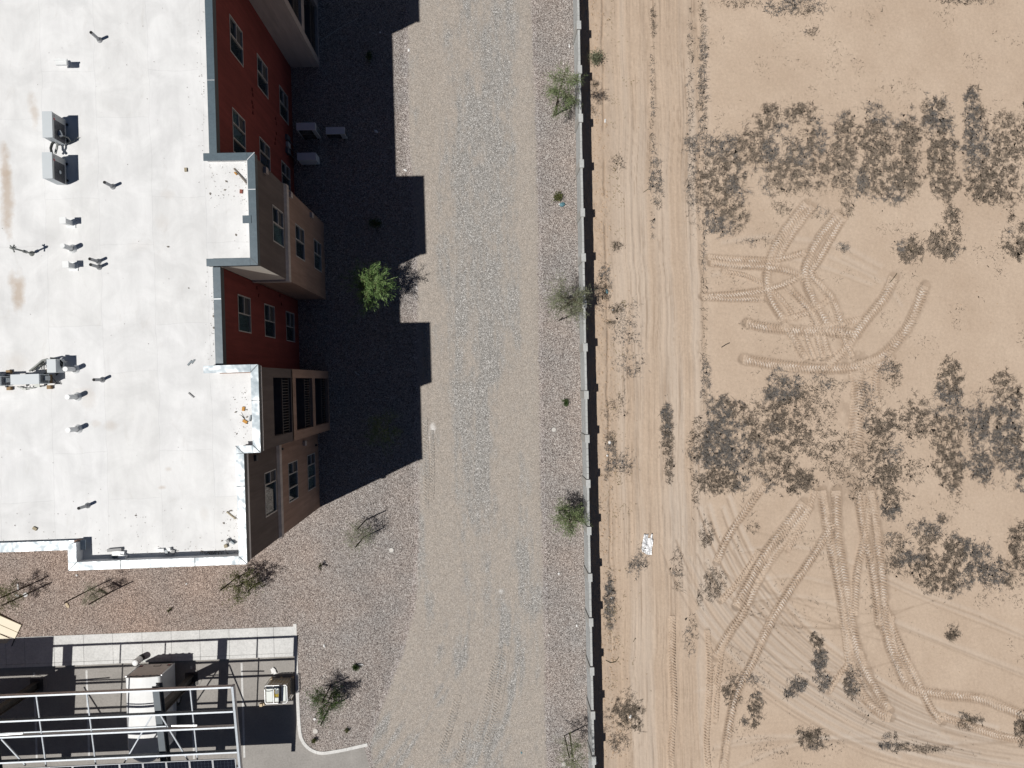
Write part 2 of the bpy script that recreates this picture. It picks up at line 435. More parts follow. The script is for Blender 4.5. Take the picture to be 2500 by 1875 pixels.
# ------------------------------------------------------------------ mesh helpers
ORG = {}
class MB:
    def __init__(self): self.v = []; self.f = []
    def add(self, vs, fs):
        b = len(self.v); self.v += [tuple(p) for p in vs]; self.f += [tuple(i + b for i in f) for f in fs]
    def box(self, x0, x1, y0, y1, z0, z1):
        self.add([(x0, y0, z0), (x1, y0, z0), (x1, y1, z0), (x0, y1, z0), (x0, y0, z1), (x1, y0, z1), (x1, y1, z1), (x0, y1, z1)],
                 [(0, 3, 2, 1), (4, 5, 6, 7), (0, 1, 5, 4), (1, 2, 6, 5), (2, 3, 7, 6), (3, 0, 4, 7)]); return self
    def cbox(self, c, s, rz=0.0, rx=0.0, ry=0.0):
        m = Euler((rx, ry, rz)).to_matrix(); c = Vector(c)
        pts = []
        for z in (-1, 1):
            for x, y in ((-1, -1), (1, -1), (1, 1), (-1, 1)):
                pts.append(c + m @ Vector((x * s[0] / 2, y * s[1] / 2, z * s[2] / 2)))
        self.add(pts, [(0, 3, 2, 1), (4, 5, 6, 7), (0, 1, 5, 4), (1, 2, 6, 5), (2, 3, 7, 6), (3, 0, 4, 7)]); return self
    def quad(self, a, b, c, d): self.add([a, b, c, d], [(0, 1, 2, 3)]); return self
    def prism(self, poly, z0, z1):
        n = len(poly)
        self.add([(p[0], p[1], z0) for p in poly] + [(p[0], p[1], z1) for p in poly],
                 [tuple(range(n - 1, -1, -1)), tuple(range(n, 2 * n))] + [(i, (i + 1) % n, n + (i + 1) % n, n + i) for i in range(n)]); return self
    def tube(self, pts, rad, n=8, cap=True):
        pts = [Vector(p) for p in pts]
        if not isinstance(rad, (list, tuple)): rad = [rad] * len(pts)
        b = len(self.v); up = None
        for i, p in enumerate(pts):
            d = (pts[min(i + 1, len(pts) - 1)] - pts[max(i - 1, 0)])
            d = d.normalized() if d.length > 1e-9 else Vector((0, 0, 1))
            if up is None: up = Vector((0, 0, 1)) if abs(d.z) < 0.9 else Vector((1, 0, 0))
            s = d.cross(up).normalized(); u = s.cross(d).normalized()
            for k in range(n):
                a = 2 * math.pi * k / n
                self.v.append(tuple(p + (s * math.cos(a) + u * math.sin(a)) * rad[i]))
        for i in range(len(pts) - 1):
            for k in range(n):
                k2 = (k + 1) % n
                self.f.append((b + i * n + k, b + i * n + k2, b + (i + 1) * n + k2, b + (i + 1) * n + k))
        if cap:
            self.f.append(tuple(b + k for k in range(n - 1, -1, -1)))
            e = b + (len(pts) - 1) * n
            self.f.append(tuple(e + k for k in range(n)))
        return self
    def bar(self, a, b_, w, h):
        """rectangular bar from a to b, w wide (level), h deep"""
        a = Vector(a); b_ = Vector(b_); d = (b_ - a).normalized()
        s = d.cross(Vector((0, 0, 1)))
        s = s.normalized() if s.length > 1e-6 else Vector((1, 0, 0))
        u = s.cross(d).normalized()
        p = []
        for q in (a, b_):
            for i, j in ((-1, -1), (1, -1), (1, 1), (-1, 1)):
                p.append(q + s * (i * w / 2) + u * (j * h / 2))
        self.add(p, [(0, 1, 2, 3), (7, 6, 5, 4), (0, 4, 5, 1), (1, 5, 6, 2), (2, 6, 7, 3), (3, 7, 4, 0)]); return self
    def disc(self, c, r, n=20, axis='Z', h=0.01):
        c = Vector(c)
        d = {'X': Vector((1, 0, 0)), 'Y': Vector((0, 1, 0)), 'Z': Vector((0, 0, 1))}[axis]
        return self.tube([c, c + d * h], r, n)
    def build(self, name, mat, parent=None, smooth=False, bevel=0.0, org=None, label=None, kind=None):
        o0 = org if org is not None else (ORG.get(parent, Vector((0, 0, 0))) if parent else Vector((0, 0, 0)))
        o0 = Vector(o0)
        me = bpy.data.meshes.new(name)
        me.from_pydata([(v[0] - o0.x, v[1] - o0.y, v[2] - o0.z) for v in self.v], [], self.f)
        me.update()
        if mat is not None: me.materials.append(mat)
        if smooth: me.polygons.foreach_set('use_smooth', [True] * len(me.polygons))
        ob = bpy.data.objects.new(name, me)
        COL.objects.link(ob)
        if parent is not None:
            ob.parent = parent; ORG[ob] = o0
        elif org is not None:
            ob.location = o0; ORG[ob] = o0
        if bevel:
            md = ob.modifiers.new('bevel', 'BEVEL'); md.width = bevel; md.segments = 2; md.limit_method = 'ANGLE'
        if label: ob['label'] = label
        if kind: ob['kind'] = kind
        return ob
def tag(o, label=None, cat=None, group=None, kind=None):
    if label: o['label'] = label
    if cat: o['category'] = cat
    if group: o['group'] = group
    if kind: o['kind'] = kind
    return o
def thing(name, label, cat, loc, group=None, rz=0.0):
    o = bpy.data.objects.new(name, None)
    o.empty_display_size = 0.2
    o.location = loc; o.rotation_euler = (0, 0, rz)
    COL.objects.link(o)
    ORG[o] = Vector((0, 0, 0)) if rz else Vector(loc)
    return tag(o, label, cat, group)
def piece(name, mesh, parent, loc, rz=0.0):
    o = bpy.data.objects.new(name, mesh); COL.objects.link(o)
    o.parent = parent; o.location = Vector(loc) - ORG.get(parent, Vector((0, 0, 0))); o.rotation_euler = (0, 0, rz)
    return o
def copy_tree(o, parent=None):
    c = o.copy(); COL.objects.link(c); c.parent = parent
    for ch in list(o.children): copy_tree(ch, c)
    return c
def grid_mesh(name, P, nu, nv, mat, keep=None, kind='structure', attrs=None, smooth=True):
    """P: (nu*nv,3) array laid out row by row"""
    me = bpy.data.meshes.new(name)
    idx = np.arange(nu * nv).reshape(nv, nu)
    q = np.stack([idx[:-1, :-1], idx[:-1, 1:], idx[1:, 1:], idx[1:, :-1]], -1).reshape(-1, 4)
    if keep is not None: q = q[keep.reshape(-1)]
    me.vertices.add(len(P)); me.vertices.foreach_set('co', P.astype(np.float32).ravel())
    me.loops.add(q.size); me.loops.foreach_set('vertex_index', q.astype(np.int32).ravel())
    me.polygons.add(len(q))
    me.polygons.foreach_set('loop_start', np.arange(0, q.size, 4, dtype=np.int32))
    me.polygons.foreach_set('loop_total', np.full(len(q), 4, dtype=np.int32))
    me.polygons.foreach_set('use_smooth', np.full(len(q), smooth, dtype=bool))
    me.update(calc_edges=True)
    for k, a in (attrs or {}).items():
        at_ = me.attributes.new(k, 'FLOAT_COLOR', 'POINT')
        buf = np.ones((len(P), 4), np.float32); buf[:, :3] = a
        at_.data.foreach_set('color', buf.ravel())
    me.materials.append(mat)
    ob = bpy.data.objects.new(name, me); COL.objects.link(ob)
    if kind: ob['kind'] = kind
    return ob
def tri_mesh(name, V, mat, parent=None, kind=None, nper=3):
    """V: (n, nper, 3) loose faces"""
    me = bpy.data.meshes.new(name)
    n = len(V)
    me.vertices.add(n * nper); me.vertices.foreach_set('co', V.astype(np.float32).ravel())
    me.loops.add(n * nper); me.loops.foreach_set('vertex_index', np.arange(n * nper, dtype=np.int32))
    me.polygons.add(n)
    me.polygons.foreach_set('loop_start', np.arange(0, n * nper, nper, dtype=np.int32))
    me.polygons.foreach_set('loop_total', np.full(n, nper, dtype=np.int32))
    me.update(calc_edges=True)
    me.materials.append(mat)
    ob = bpy.data.objects.new(name, me); COL.objects.link(ob)
    if parent is not None: ob.parent = parent
    if kind: ob['kind'] = kind
    return ob

# ------------------------------------------------------------------ ground
def to_v(X, Y):
    """map position -> coordinates of the 2212 px wide survey sheet (ground level)"""
    D = np.stack([X, Y, np.full_like(X, -H)], -1) @ CRn      # = R^T d
    px = 1250 + 1733 * D[..., 0] / -D[..., 2]
    py = 937.5 - 1733 * D[..., 1] / -D[..., 2]
    return px * 2212 / 2500, py * 2212 / 2500

b = MB(); b.box(-220, 220, -220, 220, -0.6, -0.2)
base_mat = simple('desert_ground', (0.47, 0.37, 0.275), 0.95, var=0.12, scale=0.2, bmp=0.4, bscale=8, spec=0.1)
b.build('ground', base_mat, kind='structure')

# rock mulch bed
LOTX, LOTY = -10.3, -12.33
CURB = [(-10.26, -12.2), (-10.24, -14.6), (-10.22, -16.6), (-10.19, -17.55)]
cA = Vector((-8.95, -17.75))
for k in range(1, 9):
    a = R(180 + k * 100 / 8.0)
    CURB.append((-8.95 + 1.22 * math.cos(a), -17.72 + 1.22 * math.sin(a)))
CURB += [(-8.0, -18.83), (-7.2, -18.69), (-6.72, -18.6)]
def curb_y(x):
    xs = np.array([c[0] for c in CURB][3:]); ys = np.array([c[1] for c in CURB][3:])
    return np.interp(x, xs, ys)
nx, ny = 331, 470
gx = np.linspace(-34, 5.1, nx); gy = np.linspace(-24, 24, ny)
GX, GY = np.meshgrid(gx, gy)
def raise_z(X, Y):
    return 0.125 * smooth(-10.2, -12.0, Y) * smooth(-5.2, -7.0, X)
GZ = raise_z(GX, GY) + 0.035 * (fbm(GX * 0.6, GY * 0.6, 5) - 0.5) * smooth(5.0, 4.2, GX)
cx = 0.25 * (GX[:-1, :-1] + GX[1:, 1:] + GX[:-1, 1:] + GX[1:, :-1]); cy = 0.25 * (GY[:-1, :-1] + GY[1:, 1:] + GY[:-1, 1:] + GY[1:, :-1])
inlot = ((cx < -10.33) & (cy < -12.46)) | ((cx >= -10.33) & (cx < -6.6) & (cy < curb_y(cx) - 0.02)) | ((cx >= -6.6) & (cx < -6.1) & (cy < -18.7))
inb = ((cx < -10.3) & (cy > -5.0)) | (cx > 4.99 + .0072 * cy)
grid_mesh('gravel_bed', np.stack([GX, GY, GZ], -1).reshape(-1, 3), nx, ny, M['gravel'], keep=~(inlot | inb))

# dirt access road with its ragged edges
wl = [(1000, -60), (1000, 330), (1012, 470), (1020, 560), (1024, 900), (1026, 1300), (1018, 1480), (985, 1600), (945, 1700), (912, 1790), (905, 1822), (925, 1900)]
el = [(1297, -60), (1303, 150), (1308, 290), (1312, 400), (1316, 700), (1318, 1000), (1324, 1300), (1331, 1600), (1335, 1900)]
nv, nu = 520, 110
ys = np.linspace(-60, 1900, nv)
wx = np.interp(ys, [p[1] for p in wl], [p[0] for p in wl]) - 14
ex = np.interp(ys, [p[1] for p in el], [p[0] for p in el]) + 10
PX = wx[:, None] + (ex - wx)[:, None] * np.linspace(0, 1, nu)[None, :]
PY = np.repeat(ys[:, None], nu, 1)
dd = np.stack([(PX - 1250) / 1733, -(PY - 937.5) / 1733, -np.ones_like(PX)], -1) @ CRn.T
RX = dd[..., 0] * H / -dd[..., 2]; RY = dd[..., 1] * H / -dd[..., 2]
edge = np.minimum(PX - wx[:, None], ex[:, None] - PX) / 26.0
edge = np.clip(edge, 0, 1)
VX, VY = PX * .8848, PY * .8848
def blob(cx_, cy_, rx, ry, s): return s * np.exp(-(((VX - cx_) / rx) ** 2 + ((VY - cy_) / ry) ** 2))
bend = np.clip((VY - 1330) / 330.0, 0, 1.2) ** 1.6 * 150.0
uu_ = VX + bend * np.clip((1160 - VX) / 200.0, 0, 1.1)
wheel = smooth(1180, 1380, VY) * (0.55 * (vnoise(uu_ * 0.055, VY * 0.002, 61) - .5) + 0.35 * (vnoise(uu_ * 0.15, VY * 0.004, 62) - .5)) + smooth(1380, 1180, VY) * (0.28 * (vnoise(VX * 0.035, VY * 0.0015, 63) - .5) + 0.14 * (vnoise(VX * 0.2, VY * 0.003, 64) - .5))
lane = blob(1098, 960, 30, 160, 0.42) + blob(950, 1100, 32, 260, 0.22) + blob(1150, 700, 22, 420, 0.34) + blob(1140, 330, 16, 500, 0.22) + blob(990, 1250, 40, 120, 0.2) \
     + blob(900, 1450, 50, 160, 0.3) + blob(960, 1560, 60, 90, 0.22) + blob(930, 500, 22, 480, 0.26) + blob(1020, 1480, 30, 160, 0.16) + blob(1130, 1560, 40, 120, 0.25) \
     - blob(1050, 900, 30, 250, 0.26) - blob(1040, 300, 50, 260, 0.18) - blob(1130, 1100, 20, 300, 0.20) - blob(1040, 1600, 22, 100, 0.2) + blob(960, 150, 40, 200, 0.12) + wheel - blob(1010, 600, 26, 200, 0.12)
white = blob(935, 925, 9, 16, 1.0) + blob(928, 945, 7, 10, 0.8) + blob(1082, 1277, 7, 6, 1.0) + blob(1025, 1618, 6, 14, 0.6) + blob(1045, 1605, 9, 5, 0.6) + blob(1020, 1640, 7, 8, 0.6) + blob(937, 955, 8, 8, 0.4)
RZ = 0.006 + 0.03 * edge + 0.03 * edge * (fbm(RX * 1.3, RY * 0.35, 9) - 0.5) + raise_z(RX, RY) * (1 - edge) * 1.0
RZ = np.maximum(RZ, 0.035 * (fbm(RX * 0.6, RY * 0.6, 5) - 0.5) + raise_z(RX, RY) + 0.012)
grid_mesh('dirt_road', np.stack([RX, RY, RZ], -1).reshape(-1, 3), nu, nv, M['road'],
          attrs={'road': np.stack([edge, lane, white], -1).reshape(-1, 3)})
road_z = 0.05

# desert field beyond the wall: fine relief of ruts, tyre tracks, weed litter
STEP = 0.042
fx = np.arange(4.62, 30.0, STEP); fy = np.arange(-21.6, 21.6, STEP)
FX, FY = np.meshgrid(fx, fy)
SX, SY = to_v(FX, FY)
FZ = 0.05 * (fbm(FX * 0.35, FY * 0.35, 21) - 0.5) + 0.022 * (fbm(FX * 2.2, FY * 2.2, 22) - 0.5) + 0.010 * (vnoise(FX * 9, FY * 9, 23) - 0.5)
pack = np.zeros_like(FX, dtype=np.float64); rut = np.zeros_like(pack)
# graded lane: parallel lines running along the wall
lane_m = smooth(1290, 1350, SX) * smooth(1545, 1500, SX)
drift = (fbm(SX * 0.0 + 3.3, SY * 0.004, 31) - 0.5) * 30
u = SX + drift - SY * 0.018
l1 = vnoise(u * 0.17, SY * 0.0035, 32); l2 = vnoise(u * 0.5, SY * 0.006, 33); l3 = vnoise(u * 0.055, SY * 0.002, 34)
FZ += lane_m * (0.028 * (l1 - 0.5) + 0.018 * (l2 - 0.5))
l4 = vnoise(u * 1.1, SY * 0.008, 37)
pack += lane_m * np.clip((l3 - 0.36) * 1.3, 0, 0.5)
rut += lane_m * (0.10 + np.clip((l4 - 0.66) * 2.4, 0, 0.6) * np.clip(vnoise(u * 0.05, SY * 0.006, 38) * 2 - .5, 0, 1))
FZ -= lane_m * 0.014 * np.clip((l4 - 0.6) * 2.5, 0, 1)
rut += lane_m * np.clip((l2 - 0.66) * 3.0, 0, 0.9) * np.clip(vnoise(u * 0.03, SY * 0.01, 36) * 2 - 0.5, 0, 1)
for cx_, wv, x0, x1, s in ((1518, 9, 0, 420, 0.5), (1490, 7, 0, 420, 0.35), (1410, 6, 0, 430, 0.4), (1500, 5, 420, 640, 0.3), (1522, 6, 560, 900, 0.35), (1375, 4, 0, 1659, 0.2), (1400, 4, 500, 1659, 0.25), (1450, 4, 900, 1659, 0.22), (1440, 10, 800, 1010, 0.5)):
    k = np.exp(-((SX - cx_ - (SY - 800) * 0.02 + 6 * (vnoise(SY * 0.02, SY * 0 + cx_, 3) - .5)) / wv) ** 2) * smooth(x0 - 60, x0 + 40, SY) * smooth(x1 + 60, x1 - 40, SY)
    rut += s * k * np.clip(vnoise(SX * 0.25, SY * 0.05, 41) * 1.8 - 0.3, 0, 1); FZ -= 0.012 * k
# soil bank at the foot of the wall
bank = smooth(1335, 1300, SX)
FZ += bank * (0.05 + 0.10 * (fbm(FX * 3.2, FY * 2.2, 51) - 0.42))
crk = np.exp(-((SX - 1308 - 0.016 * (SY - 600) - 8 * (fbm(SY * 0.02, SY * 0, 52) - .5)) / 1.9) ** 2) * smooth(1500, 1300, SY) * np.clip(vnoise(SY * 0.03, SY * 0, 53) * 2 - .2, 0, 1)
FZ -= 0.05 * crk; rut += 0.9 * crk + 0.25 * bank
def poly_field(pts, w):
    """distance-falloff of a polyline on the field grid, local windows only"""
    out = np.zeros_like(FX)
    for (ax, ay), (bx, by) in zip(pts[:-1], pts[1:]):
        m = w * 3
        x0, x1 = min(ax, bx) - m, max(ax, bx) + m; y0, y1 = min(ay, by) - m, max(ay, by) + m
        pa = at(x0 / .8848, y1 / .8848); pb = at(x1 / .8848, y0 / .8848)
        i0 = np.searchsorted(fx, pa.x - .5); i1 = np.searchsorted(fx, pb.x + .5)
        j0 = np.searchsorted(fy, pa.y - .5); j1 = np.searchsorted(fy, pb.y + .5)
        if i1 <= i0 or j1 <= j0: continue
        sx = SX[j0:j1, i0:i1]; sy = SY[j0:j1, i0:i1]
        dx, dy = bx - ax, by - ay; L2 = dx * dx + dy * dy
        t = np.clip(((sx - ax) * dx + (sy - ay) * dy) / L2, 0, 1)
        d2 = (sx - ax - t * dx) ** 2 + (sy - ay - t * dy) ** 2
        out[j0:j1, i0:i1] = np.maximum(out[j0:j1, i0:i1], np.exp(-d2 / (w * w)))
    return out
def catmull(pts, n=10):
    P = [Vector((p[0], p[1])) for p in pts]; P = [P[0] * 2 - P[1]] + P + [P[-1] * 2 - P[-2]]
    out = []
    for i in range(1, len(P) - 2):
        for k in range(n):
            t = k / n
            out.append(0.5 * ((2 * P[i]) + (P[i + 1] - P[i - 1]) * t + (2 * P[i - 1] - 5 * P[i] + 4 * P[i + 1] - P[i + 2]) * t * t + (-P[i - 1] + 3 * P[i] - 3 * P[i + 1] + P[i + 2]) * t ** 3))
    out.append(P[-2]); return out
# sweeping grader lines at the lower right
arc = [(1470, 1120), (1500, 1200), (1560, 1310), (1650, 1410), (1770, 1500), (1920, 1580), (2080, 1625), (2240, 1650)]
for k in range(-11, 22):
    off = k * 6.4 + rng.uniform(-3, 3)
    pp = [(x + off * 0.75 + rng.uniform(-2, 2), y - off * 0.66 + max(0, off) * 0.35) for x, y in arc]
    c = catmull(pp, 5)
    a0 = rng.integers(0, 10); a1 = len(c) - rng.integers(0, 9)
    f = poly_field([(p.x, p.y) for p in c[a0:a1]], rng.uniform(1.4, 2.8))
    s = rng.uniform(0.3, 1.0) * (0.5 + vnoise(SX * 0.02, SY * 0.02, 60 + k))
    FZ -= 0.022 * f * s; rut += 0.62 * f * s
    if k % 3 == 0: pack += 0.5 * poly_field([(p.x + 5, p.y - 5) for p in c[a0:a1]], 5.0)
f = poly_field([(p.x, p.y) for p in catmull(arc, 4)], 55); pack += 0.28 * f; rut += 0.10 * f
for pts, w, s in (([(1890, 1240), (2000, 1290), (2110, 1330), (2225, 1380)], 2.4, 0.8), ([(1890, 1250), (2000, 1300), (2225, 1388)], 1.8, 0.6), ([(1905, 1335), (2000, 1375), (2225, 1462)], 2.6, 0.8), ([(1910, 1344), (2010, 1384), (2225, 1470)], 1.8, 0.6),
                  ([(1600, 1195), (1700, 1185), (1800, 1205), (1880, 1240)], 2.0, 0.5), ([(1630, 1300), (1700, 1292), (1780, 1305), (1850, 1330)], 2.4, 0.7), ([(1630, 1260), (1720, 1250), (1860, 1285)], 2, 0.4),
                  ([(1560, 530), (1640, 518), (1720, 522), (1820, 540), (1900, 580)], 3, 0.4), ([(1540, 600), (1640, 570)], 3, 0.35), ([(1700, 560), (1800, 590), (1880, 620)], 2, 0.4), ([(1790, 560), (1860, 590), (1900, 615)], 2, 0.35), ([(1910, 610), (1935, 650), (1945, 665)], 2, 0.4),
                  ([(1820, 560), (1890, 595)], 2.4, 0.45), ([(1545, 1620), (1700, 1600), (1850, 1605), (2000, 1612), (2225, 1600)], 3, 0.6), ([(1600, 1659), (1700, 1620), (1800, 1600), (2000, 1590)], 3, 0.5), ([(1560, 1610), (1660, 1595), (1800, 1600)], 2, 0.5), ([(1500, 1500), (1570, 1480), (1640, 1440)], 2, .0)):
    f = poly_field([(p.x, p.y) for p in catmull(pts, 6)], w)
    FZ -= 0.02 * f * s; rut += 0.55 * f * s
    pack += 0.25 * poly_field([(p.x + 2, p.y - 6) for p in catmull(pts, 4)], w * 2)

# dry weed patches: x, y, rx, ry, density on the survey sheet
WEEDS = [(1560,400,52,85,.85),(1530,330,45,40,.5),(1590,330,50,40,.55),(1665,258,34,26,.85),(1720,246,40,20,.85),(1752,275,22,34,.7),(1640,320,50,45,.65),(1700,345,60,40,.75),(1750,350,50,60,.7),(1690,395,50,30,.6),(1825,285,26,40,.8),(1820,340,35,50,.8),(1830,400,35,35,.6),(1890,245,24,25,.35),(1890,310,40,60,.95),(1890,380,45,50,.95),(1920,420,40,22,.75),(1960,300,35,50,.8),(1960,370,40,50,.9),(2022,258,33,45,.9),(2030,340,35,70,.9),(2040,400,35,30,.75),(2097,212,15,24,.9),(2110,270,28,45,.9),(2110,340,30,50,.65),(2130,400,40,40,.9),(2170,280,30,40,.55),(2170,350,35,60,.7),(2180,420,30,28,.55),(2207,300,16,60,.55),(1505,420,22,70,.35),(1690,450,20,18,.5),(1770,460,20,14,.4),(1830,450,16,20,.55),(1560,480,40,30,.6),
 (1965,538,30,30,.8),(2055,480,18,45,.75),(2042,525,38,32,.85),(2190,525,30,40,.65),(2183,470,8,18,.5),(1822,535,15,11,.5),(1640,520,45,12,.25),
 (1570,895,42,42,.9),(1550,965,55,60,.85),(1560,1040,52,26,.95),(1620,960,40,60,.6),(1690,855,42,46,.85),(1700,930,50,50,.8),(1680,1000,50,50,.65),(1722,1035,38,28,.9),(1755,880,50,38,.4),(1760,960,40,50,.45),(1800,1000,35,40,.35),(1640,880,26,16,.5),(1770,830,50,22,.3),(1870,870,22,40,.6),(1902,920,38,42,.75),(1870,990,45,38,.6),(1910,1000,40,55,.65),(1922,1070,24,50,.95),(1850,1050,18,28,.55),(1965,1020,40,26,.3),(1978,905,33,48,.65),(2050,835,26,55,.85),(2048,920,45,55,.65),(2050,1000,33,55,.8),(2112,920,28,55,.65),(2120,1010,28,38,.75),(2170,870,34,58,.75),(2170,960,40,66,.7),(2200,1000,22,50,.75),(1922,800,22,34,.4),(1830,960,28,26,.4),(2050,795,12,30,.7),(1510,960,22,60,.4),
 (2000,1155,33,36,.55),(1985,1210,66,36,.75),(2062,1200,38,42,.85),(2050,1250,40,38,.9),(2010,1252,30,26,.85),(2110,1220,34,46,.7),(2160,1240,38,36,.6),(2200,1190,24,60,.75),(1625,1140,16,11,.55),(2032,1120,13,13,.65),(1955,1075,16,10,.4),(1930,1170,22,16,.4),
 (1762,1385,14,18,.9),(1770,1420,15,28,.9),(1840,1470,18,34,.8),(1722,1480,18,16,.65),(1703,1495,13,11,.85),(1780,1470,18,22,.55),(1578,1498,24,28,.9),(1632,1520,16,32,.9),(1617,1560,20,12,.75),(1605,1470,40,12,.35),(1752,1590,30,20,.85),(1760,1612,26,10,.5),(2088,1560,25,18,.85),(2208,1570,16,42,.9),(1930,1612,36,10,.85),(1985,1618,60,7,.45),(1920,1590,22,8,.45),(2052,1370,19,17,.6),(1525,1150,14,30,.55),(1540,1260,20,32,.5),(1510,1290,8,24,.35),
 (1418,390,14,58,.4),(1440,930,13,60,.75),(1446,1000,9,40,.6),(1390,1200,12,30,.35),(1372,1225,14,24,.35),(1352,1540,34,38,.75),(1335,1600,22,22,.5),(1316,1290,9,60,.6),(1318,1340,10,30,.5),(1332,530,15,7,.5),(1332,668,18,9,.5),(1308,610,14,36,.4),(1335,355,16,18,.25),(1352,700,30,50,.18),(1318,985,14,50,.5),(1350,1000,26,24,.4),(1330,880,26,30,.2),(1360,790,30,26,.2),(1460,1230,12,50,.3),(1490,1370,14,40,.2),
 (1725,16,70,18,.4),(1600,8,40,10,.35),(2080,4,60,6,.4),(1750,70,18,14,.3),(1518,160,10,170,.4),(1490,200,7,200,.22),(1410,40,5,60,.5),(1408,300,5,200,.25),(1520,640,6,160,.25),(1525,830,10,60,.35),(1500,1050,8,60,.4)]
litter = np.zeros_like(FX)
rag = 0.85 * (fbm(FX * 1.7, FY * 1.7, 71, 5) - 0.5) + 0.55 * (vnoise(FX * 6, FY * 6, 73) - 0.5)
for (cx_, cy_, rx, ry, s) in WEEDS:
    pa = at((cx_ - rx * 1.8) / .8848, (cy_ + ry * 1.8) / .8848); pb = at((cx_ + rx * 1.8) / .8848, (cy_ - ry * 1.8) / .8848)
    i0 = np.searchsorted(fx, pa.x - .3); i1 = np.searchsorted(fx, pb.x + .3); j0 = np.searchsorted(fy, pa.y - .3); j1 = np.searchsorted(fy, pb.y + .3)
    if i1 <= i0 or j1 <= j0: continue
    sl = (slice(j0, j1), slice(i0, i1))
    d = np.sqrt(((SX[sl] - cx_) / rx) ** 2 + ((SY[sl] - cy_) / ry) ** 2)
    m = s * smooth(1.28, 0.62, d + rag[sl] * 1.15)
    litter[sl] = np.maximum(litter[sl], m)
thin = fbm(FX * 3.5, FY * 3.5, 75, 4)
thin2 = fbm(FX * 9, FY * 9, 79, 3)
thin3 = fbm(FX * 5.0 + 0.6 * thin, FY * 5.0, 80, 3)
litter = np.clip(litter * (0.10 + 1.35 * smooth(0.40, 0.56, 0.25 * thin + 0.30 * thin2 + 0.45 * thin3)), 0, 1)
sparse = 0.06 * smooth(0.55, 0.8, fbm(FX * 0.8, FY * 0.8, 77)) * smooth(1500, 1540, SX)
FZ += 0.02 * litter
TR = [
 ([(1742,440),(1705,485),(1672,540),(1656,590),(1662,640),(1692,692)],15,.95), ([(1756,446),(1722,490),(1690,540),(1676,575)],13,.8),
 ([(1812,462),(1776,505),(1746,558),(1738,600),(1757,650),(1790,705)],15,.95), ([(1822,470),(1795,515),(1768,562),(1752,590),(1775,620),(1800,650),(1818,705)],13,.8),
 ([(1530,556),(1600,560),(1660,562),(1700,556),(1740,545)],11,.7), ([(1535,568),(1600,574),(1660,578),(1700,585),(1738,602)],12,.8),
 ([(1515,640),(1580,636),(1640,628),(1690,616),(1735,592)],11,.8), ([(1518,643),(1590,646),(1650,646)],10,.8),
 ([(1612,698),(1660,708),(1740,715),(1800,718),(1850,722)],16,.95), ([(1740,712),(1800,702),(1860,690)],11,.5),
 ([(1605,776),(1680,788),(1760,796),(1840,794),(1900,772),(1948,725),(1978,670),(1998,618)],17,.95), ([(1850,800),(1890,790),(1930,770)],11,.5),
 ([(1930,600),(1912,640),(1875,685),(1848,720),(1830,745)],17,.8), ([(1840,740),(1810,770),(1790,790)],14,.3),
 ([(1692,700),(1716,735),(1740,778)],14,.6), ([(1700,618),(1745,665),(1772,715),(1790,770)],13,.7), ([(1738,720),(1758,775)],10,.6),([(1762,720),(1776,775)],10,.6), ([(1815,715),(1840,770)],11,.5),
 ([(1650,1050),(1610,1105),(1572,1160),(1548,1215)],12,.8),
 ([(1735,1085),(1690,1145),(1645,1205),(1612,1265),(1590,1310)],15,.9), ([(1748,1095),(1705,1155),(1660,1215),(1630,1270),(1605,1325),(1580,1360),(1545,1420)],14,.9),
 ([(1800,1130),(1760,1195),(1712,1265),(1672,1330),(1650,1375),(1625,1430),(1590,1500),(1572,1580),(1562,1665)],14,.85),
 ([(1775,1060),(1788,1140),(1806,1230),(1820,1310),(1832,1390),(1840,1450)],16,.85), ([(1806,1060),(1808,1140),(1818,1220),(1832,1300),(1848,1390),(1880,1470),(1920,1535)],17,.95),
 ([(1854,1060),(1862,1130),(1880,1210),(1893,1290),(1900,1350)],14,.8), ([(1880,1060),(1892,1140),(1902,1220),(1908,1300),(1914,1370),(1936,1430),(1966,1484),(2030,1500),(2110,1508),(2170,1528),(2225,1552)],16,.9),
 ([(1905,1290),(1925,1350),(1950,1410),(1980,1470),(2010,1530),(2035,1560)],14,.7), ([(1840,1440),(1862,1500),(1900,1540),(1925,1550)],16,.5),
 ([(1836,1430),(1815,1455),(1790,1495)],10,.4), ([(2030,1545),(2100,1570),(2160,1590),(2225,1600)],14,.4),
 ([(1528,1360),(1534,1440),(1530,1520),(1526,1600),(1530,1665)],10,.18), ([(1452,1330),(1452,1430),(1456,1530),(1450,1600),(1448,1665)],11,.18), ([(1560,1400),(1550,1480),(1545,1560)],9,.3),
 ([(1700,690),(1760,668),(1800,640)],10,.35), ([(1560,585),(1620,600),(1680,640),(1720,690)],9,.3), ([(1880,1060),(1870,1150),(1850,1240),(1846,1330)],14,.45), ([(1640,1190),(1600,1250),(1556,1300)],10,.35), ([(1760,1060),(1740,1120),(1700,1190)],10,.35), ([(1925,1330),(1935,1400),(1975,1460)],11,.5),
 ([(1850,800),(1855,850),(1850,920),(1848,980)],24,.25), ([(1900,775),(1890,830),(1895,880)],14,.3),
]
for k in range(16):
    x0_ = rng.uniform(1520, 1640); y0_ = rng.uniform(1140, 1420); a0_ = rng.uniform(.35, 1.1)
    pts_ = [(x0_ + t * 95 * math.cos(a0_ - t * .12) , y0_ + t * 95 * math.sin(a0_ - t * .12)) for t in np.linspace(0, rng.uniform(1.5, 4.5), 6)]
    f = poly_field([(q.x, q.y) for q in catmull(pts_, 4)], rng.uniform(1.3, 2.4)) * rng.uniform(.3, .8)
    FZ -= 0.014 * f; rut += 0.5 * f
carve = np.zeros_like(FX)
